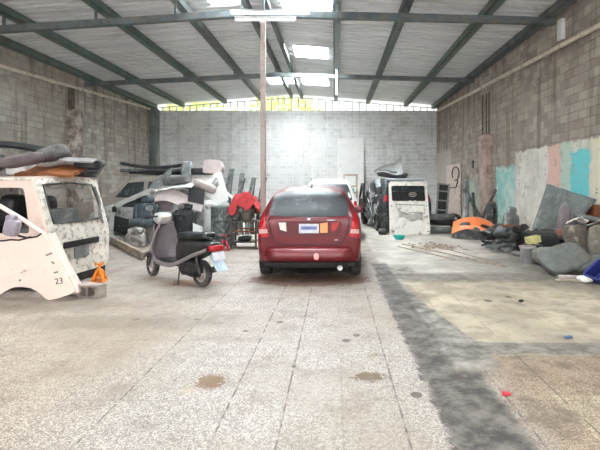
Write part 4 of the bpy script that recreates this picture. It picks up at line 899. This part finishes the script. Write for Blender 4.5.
# orange bumper
t = thing('bumper_cover', 'bright orange front bumper with black lip lying on the floor', 'bumper', (3.98, 12.1, .05), 0, None, (-28, 12, -14)); t.scale = (1.06, 1.08, 1.05)
def ob(u, v):
    a = (u-.5)*2; return (a*.66, .46*abs(a)**2.6+.30*v*v-.02, .20+.50*v+.06*(1-a*a)-.05*abs(a))
m = MB(); m.sheet(ob, 30, 10, .025); b2 = m.bvh(); m.build('cover', M_oran, t)
def lp(u, v):
    a = (u-.5)*2; return (a*.64, .42*abs(a)**2.6+.06*(1-v), -.0+.21*v)
m = MB(); m.sheet(lp, 24, 6, .02); m.build('lower_lip', M_blackd, t)
for x0, x1 in ((-.52, -.22), (.0, .32)):
    patch(b2, [(x0, .36), (x1, .33), (x1-.04, .46), (x0+.05, .46)], 'Y', 1, .012, 8, 5, rnd=.15).build('air_slot', M_black, t)
# struts, tyres and frames behind it
for i, (a, b_) in enumerate((((4.15, 13.6, .05), (4.42, 14.5, 1.78)), ((4.3, 13.2, .05), (4.38, 13.75, 1.3)), ((4.95, 14.15, .07), (4.25, 14.25, 1.45)), ((4.5, 13.85, .05), (5.2, 14.0, 1.4)))):
    m = MB(); m.tube([a, Vector(a).lerp(Vector(b_), .5)+Vector((0, .02, .02)), b_], (.075, .05, .065, .05)[i], 8)
    tagb(m, 'strut_bar', (M_bumpg, M_blackd, M_bumpg, M_iron)[i], ['thick grey strut leaning tallest behind the orange bumper', 'slim dusty black bar standing behind the orange bumper', 'grey bar slanting left across the leaning struts', 'dark iron bar slanting right over the worn tyre'][i], 'bar', 'struts behind the orange bumper')
def tyre(name, label, loc, r, wdt, rot, mt=M_rub):
    m = MB(); w2 = wdt/2; m.lathe([(r*.6, -w2*.8), (r*.9, -w2), (r*.985, -w2*.75), (r, 0), (r*.985, w2*.75), (r*.9, w2), (r*.6, w2*.8), (r*.62, w2*.5), (r*.8, 0), (r*.62, -w2*.5)], seg=36, loop=True)
    return place(tag(m.build(name, mt), label, 'tyre'), loc, rot)
tyre('worn_tyre', 'worn dusty tyre standing against the wall behind the orange bumper', (4.84, 13.35, .60), .42, .2, (90, 0, 60), M_blackd)
m = MB(); m.box((4.9, 13.4, .1), (.7, .5, .18), (0, 0, 10), bev=.03); tagb(m, 'foam_slab', M_blackd, 'dark foam slab under the worn tyre', 'slab')
tyre('dusty_tyre', 'small dark tyre upright left of the leaning struts', (3.98, 14.4, .36), .24, .12, (90, 0, 20))
m = MB(); m.box((3.95, 14.5, .06), (.6, .5, .12), bev=.02); tagb(m, 'iron_slab', M_iron, 'flat iron slab under the small dark tyre', 'slab')
m = MB(); m.box((5.35, 19.6, 1.25), (.05, 2.3, 2.45), (0, 0, 0), bev=.01); tagb(m, 'leaning_board', M_board, 'peeling cream board leaning on the right wall past the column', 'board')
m = MB(); pts = [(5.28, 19.0+.55*math.cos(a), 2.05+.30*math.sin(a)) for a in [k*math.pi/10-.6 for k in range(19)]]; pts += [(5.28, 18.6, 1.75), (5.28, 18.9, 1.45), (5.28, 19.9, 1.42)]
m.tube(pts, .024, 6); tagb(m, 'cable_loop', M_black, 'loop of black cable hung on the peeling cream board', 'cable')
t = thing('ladder_frame', 'narrow white frame with black slots leaning by the cream board', 'frame', (4.45, 18.2, 0), 0, None, (-6, 6, 0))
m = MB()
for s in (-.22, .22): m.box((s, 0, .82), (.07, .05, 1.64))
for z in (.1, .5, .9, 1.3, 1.6): m.box((0, 0, z), (.44, .04, .06))
m.build('frame', M_lgfab, t)
m = MB(); m.box((0, .02, .82), (.40, .02, 1.5)); m.build('backing', M_black, t)
m = MB(); m.box((XR-.03, 16.9, 2.35), (.06, .14, .3), bev=.01); tagb(m, 'switch_box', M_iron, 'small dark switch box on the wall left of the column', 'switch box')

# --- heap along the right wall
t = thing('car_bonnet', 'large dusty dark bonnet leaning on the painted wall', 'bonnet', (0, 0, 0))
ca, cb, cc, cdd = at(548, 184, 10.4), at(597, 200, 8.7), at(570, 232, 8.7), at(533, 229, 9.9)
nn = (cb-ca).cross(cdd-ca).normalized()
if nn.y > 0: nn = -nn
m = MB(); m.sheet(lambda u, v: (ca*(1-u)+cb*u)*(1-v)+(cdd*(1-u)+cc*u)*v+nn*(-.13*math.sin(u*3.14)*math.sin(v*3.14)+.012*math.sin(u*19)), 22, 16, .03); m.build('skin', M_hood, t)
m = MB()
for u in (.35, .62): m.tube([(ca*(1-u)+cb*u)*(1-v/8)+(cdd*(1-u)+cc*u)*(v/8)+nn*(-.13*math.sin(u*3.14)*math.sin(v/8*3.14)+.01) for v in range(9)], .014, 6)
m.build('crease', M_bumpg, t)
m = MB(); m.box((4.70, 9.4, .27), (.85, 1.2, .5), (0, 0, 20), bev=.06).jitter(.04, 3); tagb(m, 'shadow_foam_block', M_black, 'big foam block blackened as shadow under the leaning dark bonnet', 'foam')  # block coloured black to stand for the shadow beneath the bonnet
pile(lambda m: m.blob((4.62, 8.75, .80), (.24, .14, .72), (-14, 14, 0), .6), 'seat_trim', M_mauve, 'mauve trim strip propped on the dark bonnet', 'trim')
pile(lambda m: m.tube([(4.42, 8.55, .62), (4.62, 8.4, .42), (4.85, 8.2, .22)], [.05, .06, .05], 10), 'steering_shaft', M_mauve, 'mauve grey steering shaft sloping down below the mauve trim strip', 'shaft')
pile(lambda m: m.lathe([(.0001, 0), (.07, 0), (.07, .05), (.0001, .05)], (4.40, 8.52, .62), (80, 20, 0), 14), 'red_disc', mat('faded_red', (.42, .17, .15), .7), 'faded red round cap at the foot of the mauve trim strip', 'cap')
def pseat(label, loc, rot, sz, mt):
    t = thing('seat_squab', label, 'seat back', loc, 0, 'seat backs in the right heap', rot); m = MB(); m.blob((0, 0, sz[2]/2), sz, (0, 0, 0), .5, .07)
    m.build('padding', mt, t); m = MB(); m.blob((0, -sz[1]*.4, sz[2]*.5), (sz[0]*.55, .1, sz[2]*.75), (0, 0, 0), .6, .05); m.build('centre_panel', mt, t); return t
pseat('taupe seat back upright in the heap, left of its twin', (4.58, 8.1, .14), (-14, 4, 20), (.50, .24, .68), M_taupe)
pseat('taupe seat back upright in the heap, nearest the wall', (4.9, 7.9, .12), (-10, 2, -18), (.54, .28, .70), mat('olive_taupe_fabric', (.15, .14, .115), .95, 0, .3, 8, (.27, .25, .21), .3, 5, .3))
m = MB(); m.box((4.8, 8.1, .09), (.9, .5, .16), (0, 0, -15), bev=.04); tagb(m, 'foam_slab', M_taupe, 'flat taupe foam slab beneath the two seat backs', 'slab')
pile(lambda m: m.sheet(lambda u, v: (4.5+.34*u, 8.25+.22*v, .86+.08*math.sin(u*3.1)+.04*noise.noise(Vector((u*6, v*6, 0)))-.06*v), 12, 8, .012), 'white_cloth', M_wcloth, 'white cloth draped behind the upright seat backs', 'cloth')
pile(lambda m: m.tube([(4.72, 8.6, .95), (5.0, 8.5, .90), (5.3, 8.35, .82)], .05, 8), 'grey_pipe', M_bumpg, 'grey pipe poking out of the heap below the dark bonnet', 'pipe')
pile(lambda m: m.tube([(4.9, 8.45, .75), (5.05, 8.3, .85), (5.28, 8.2, .98)], .02, 6), 'thin_rod', M_chrome, 'thin bright rod rising beside the white cloth', 'rod')
pile(lambda m: m.box((5.29, 8.75, .58), (.10, .55, 1.15), (0, -4, 0), bev=.02), 'rusty_plate', M_rust, 'rusty orange plate standing against the wall behind the heap', 'plate')
def cush(label, loc, rot, sz, mt):
    t = thing('seat_cushion', label, 'cushion', loc, 0, 'loose cushions in the right heap', rot); m = MB(); m.blob((0, 0, 0), sz, (0, 0, 0), .55, .06, 4); m.build('padding', mt, t)
    m = MB(); m.tube([(sz[0]*.46*math.copysign(abs(math.cos(a))**.6, math.cos(a)), sz[1]*.46*math.copysign(abs(math.sin(a))**.6, math.sin(a)), sz[2]*.18) for a in [k*math.pi/16 for k in range(32)]], .012, 6, True); m.build('piping', M_bumpg, t)
cush('large grey green cushion in front of the right heap', (4.02, 7.62, .26), (28, -16, 10), (.84, .62, .17), M_sage)
cush('smaller grey green cushion nearest the blue basket', (4.42, 7.45, .20), (22, -12, -25), (.6, .42, .15), M_sage)
pile(lambda m: (m.blob((4.12, 8.35, .18), (.6, .42, .34), (0, 0, 12), .6, .08)), 'foam_bolster', mat('olive_grey_foam', (.17, .165, .14), .95, 0, .25, 6), 'olive grey foam bolster behind the large cushion', 'foam')
t = thing('plastic_bucket', 'grey plastic bucket with a pale rim at the heap edge', 'bucket', (3.83, 8.62, 0))
m = MB(); m.lathe([(.0001, 0), (.13, 0), (.145, .32), (.155, .33), (.135, .31), (.12, .02), (.0001, .02)], seg=26); m.build('bucket_body', mat('grey_bucket', (.20, .19, .205), .45, 0, .15, 5, (.35, .33, .3), .3), t)
m = MB(); m.lathe([(.147, .30), (.16, .305), (.16, .335), (.147, .335)], seg=26, loop=True); m.build('rim', M_pkgray, t)
m = MB(); m.box((4.02, 8.72, .14), (.13, .16, .28), (0, 0, 15), bev=.02); tagb(m, 'small_carton', M_card, 'brown carton standing just right of the grey bucket', 'box')
m = MB(); m.box((4.10, 9.0, .17), (.34, .26, .32), (0, 0, -8), bev=.02); tagb(m, 'dark_crate', M_blackd, 'dusty dark crate under the yellow box', 'crate')
m = MB(); m.holed([(-.13, -.09), (.13, -.09), (.13, .09), (-.13, .09)], [(-.115, -.075), (.115, -.075), (.115, .075), (-.115, .075)], .13, Matrix.Translation((4.1, 8.98, .42)) @ Matrix.Rotation(R(-12), 4, 'Y')); m.box((4.1, 8.98, .345), (.26, .18, .015), (0, 12, 0)); tagb(m, 'yellow_box', M_yel, 'yellow open box on the dusty dark crate', 'box')
# tangle of dark trims
random.seed(21)
for i in range(16):
    x = random.uniform(3.7, 4.75); y_ = random.uniform(9.6, 11.3); 
    if x+(y_-9.6)*.2 < 3.9: x += .25
    z = .03+.10*(i % 4); a = random.uniform(-40, 40); L = random.uniform(.45, .85); wd = random.uniform(.16, .34); cv = random.uniform(-.18, .2)
    M_ = Matrix.Translation((x, y_, z)) @ Euler((R(random.uniform(-15, 25)), R(random.uniform(-22, 16)), R(a))).to_matrix().to_4x4()
    m = MB(); m.sheet(lambda u, v: M_ @ Vector(((u-.5)*L, (v-.5)*wd, .08+cv*(2*u-1)**2+.05*math.sin(v*3.1))), 12, 6, .025)
    if i % 3 == 0: m.bar(M_ @ Vector((-L*.4, 0, .05)), M_ @ Vector((L*.4, 0, .05)), .04)
    tagb(m, 'trim_scrap', (M_blackd, M_bumpg, M_leather, M_blackd)[i % 4], 'dark plastic trim scrap in the low heap right of the orange bumper', 'trim', 'dark trim scraps along the right wall')
pile(lambda m: m.tube([(4.0, 10.6, .52), (4.2, 10.5, .58), (4.45, 10.4, .56)], .025, 6), 'orange_hose', M_rust, 'short rusty orange hose lying over the dark trims', 'hose')
t = thing('seat_squab', 'dark grey seat back with headrest standing above the dark trims', 'seat back', (4.42, 10.9, .30), 0, None, (-10, 10, 15)); 
m = MB(); m.blob((0, 0, .28), (.44, .18, .56), (0, 0, 0), .5, .05); m.build('backrest', M_bumpg, t); m = MB(); m.blob((0, 0, .62), (.26, .14, .2), (0, 0, 0), .6); m.build('headrest', M_bumpg, t)
m = MB(); m.box((4.45, 10.95, .17), (.6, .45, .32), (0, 0, 15), bev=.05); tagb(m, 'foam_block', M_blackd, 'dusty black foam block under the dark grey seat back', 'foam')
for i, (px, py, mt, lb) in enumerate(((486, 244.5, M_whitep, 'white paper scrap nearest the orange bumper'), (490, 246.5, M_yel, 'yellow wrapper scrap on the floor by the dark trims'), (496, 248, M_wcloth, 'pale rag scrap between yellow wrapper and dark trims'), (506, 252, M_clear, 'grey crumpled film at the edge of the dark trims'), (517, 256, M_lgfab, 'pale grey rubble bag left of the grey bucket'))):
    d = F*H/(py-VY); m = MB(); m.blob(((px-VX)/F*d, d, .06), (.24, .2, .12), (0, 0, i*40), .8, .5, 9); tagb(m, 'litter_scrap', mt, lb, 'litter', 'litter along the right heap')
pile(lambda m: m.box((3.86, 7.12, .035), (.34, .09, .06), (0, 0, -12), bev=.006), 'wood_offcut', M_pkgray, 'pinkish wood offcut in front of the large cushion', 'offcut')
pile(lambda m: m.box((3.80, 6.95, .02), (.5, .06, .03), (0, 0, -8), bev=.004), 'wood_batten', M_wood, 'thin wooden batten on the floor before the large cushion', 'batten')
pile(lambda m: m.blob((3.98, 6.88, .05), (.24, .2, .1), (0, 0, 20), .8, .4, 8), 'white_bag', M_wcloth, 'crumpled white bag left of the blue basket', 'bag')
t = thing('plastic_basket', 'blue plastic basket tipped at the end of the right heap', 'basket', (4.22, 6.85, .16), 0, None, (8, -38, 10))
m = MB(); m.holed(roundpoly([(-.2, -.15), (.2, -.15), (.2, .15), (-.2, .15)], .04), roundpoly([(-.185, -.135), (.185, -.135), (.185, .135), (-.185, .135)], .04), .18); m.build('basket_side', M_blue, t)
m = MB(); m.box((0, 0, -.085), (.37, .27, .012)); m.build('bottom', M_blue, t)
m = MB(); m.tube([(.21*math.copysign(abs(math.cos(a))**.4, math.cos(a)), .16*math.copysign(abs(math.sin(a))**.4, math.sin(a)), .09) for a in [k*math.pi/14 for k in range(28)]], .014, 6, True); m.build('rim', M_blue, t)
pile(lambda m: m.box((4.5, 7.0, .05), (.5, .3, .09), (0, 0, 5), bev=.02), 'wood_block', M_wooddk, 'dark wood slab on the floor behind the blue basket', 'slab')
# sticks and scraps on the floor
def stick(label, p, q, r):
    a = F*H/(p[1]-VY); b_ = F*H/(q[1]-VY); m = MB(); m.tube([((p[0]-VX)/F*a, a, r), ((q[0]-VX)/F*b_, b_, r)], r, 6); tagb(m, 'wooden_stick', M_wood, label, 'stick', 'sticks on the floor')
stick('long pale stick lying on the floor, ending nearest the grey bucket', (402, 244.5), (506, 267.5), .016)
stick('shorter pale stick lying on the floor beside the long one', (398, 247), (455, 260), .014)
stick('thin pale stick lying farthest back on the floor', (430, 245), (500, 264), .012)
for i, (px, py, mt, lb, sz) in enumerate(((507, 395.5, mat('red_plastic', (.62, .03, .05), .4), 'small red plastic scrap on the bare floor', .07), (568, 338, mat('blue_scrap', (.08, .12, .22), .5), 'small blue grey scrap by the cross strip', .09), (521, 301.5, M_black, 'small black scrap on the smooth slab', .10))):
    d = F*H/(py-VY); m = MB(); m.blob(((px-VX)/F*d, d, .012), (sz, sz*.55, .025), (0, 0, i*30-20), .7, .4, 20); tagb(m, 'plastic_scrap', mt, lb, 'scrap')
random.seed(4); m = MB()
for i in range(70):
    x = 2.55+random.gauss(0, .3); y_ = 10.9+random.gauss(0, .35); s_ = random.uniform(.015, .05); m.box((x, y_, s_*.3), (s_*1.6, s_, s_*.6), (0, 0, random.uniform(0, 180)))
o = m.build('wood_chips', M_wood); o['kind'] = 'stuff'; tag(o, 'scattered brown wood chips and dirt behind the long stick', 'wood chips')
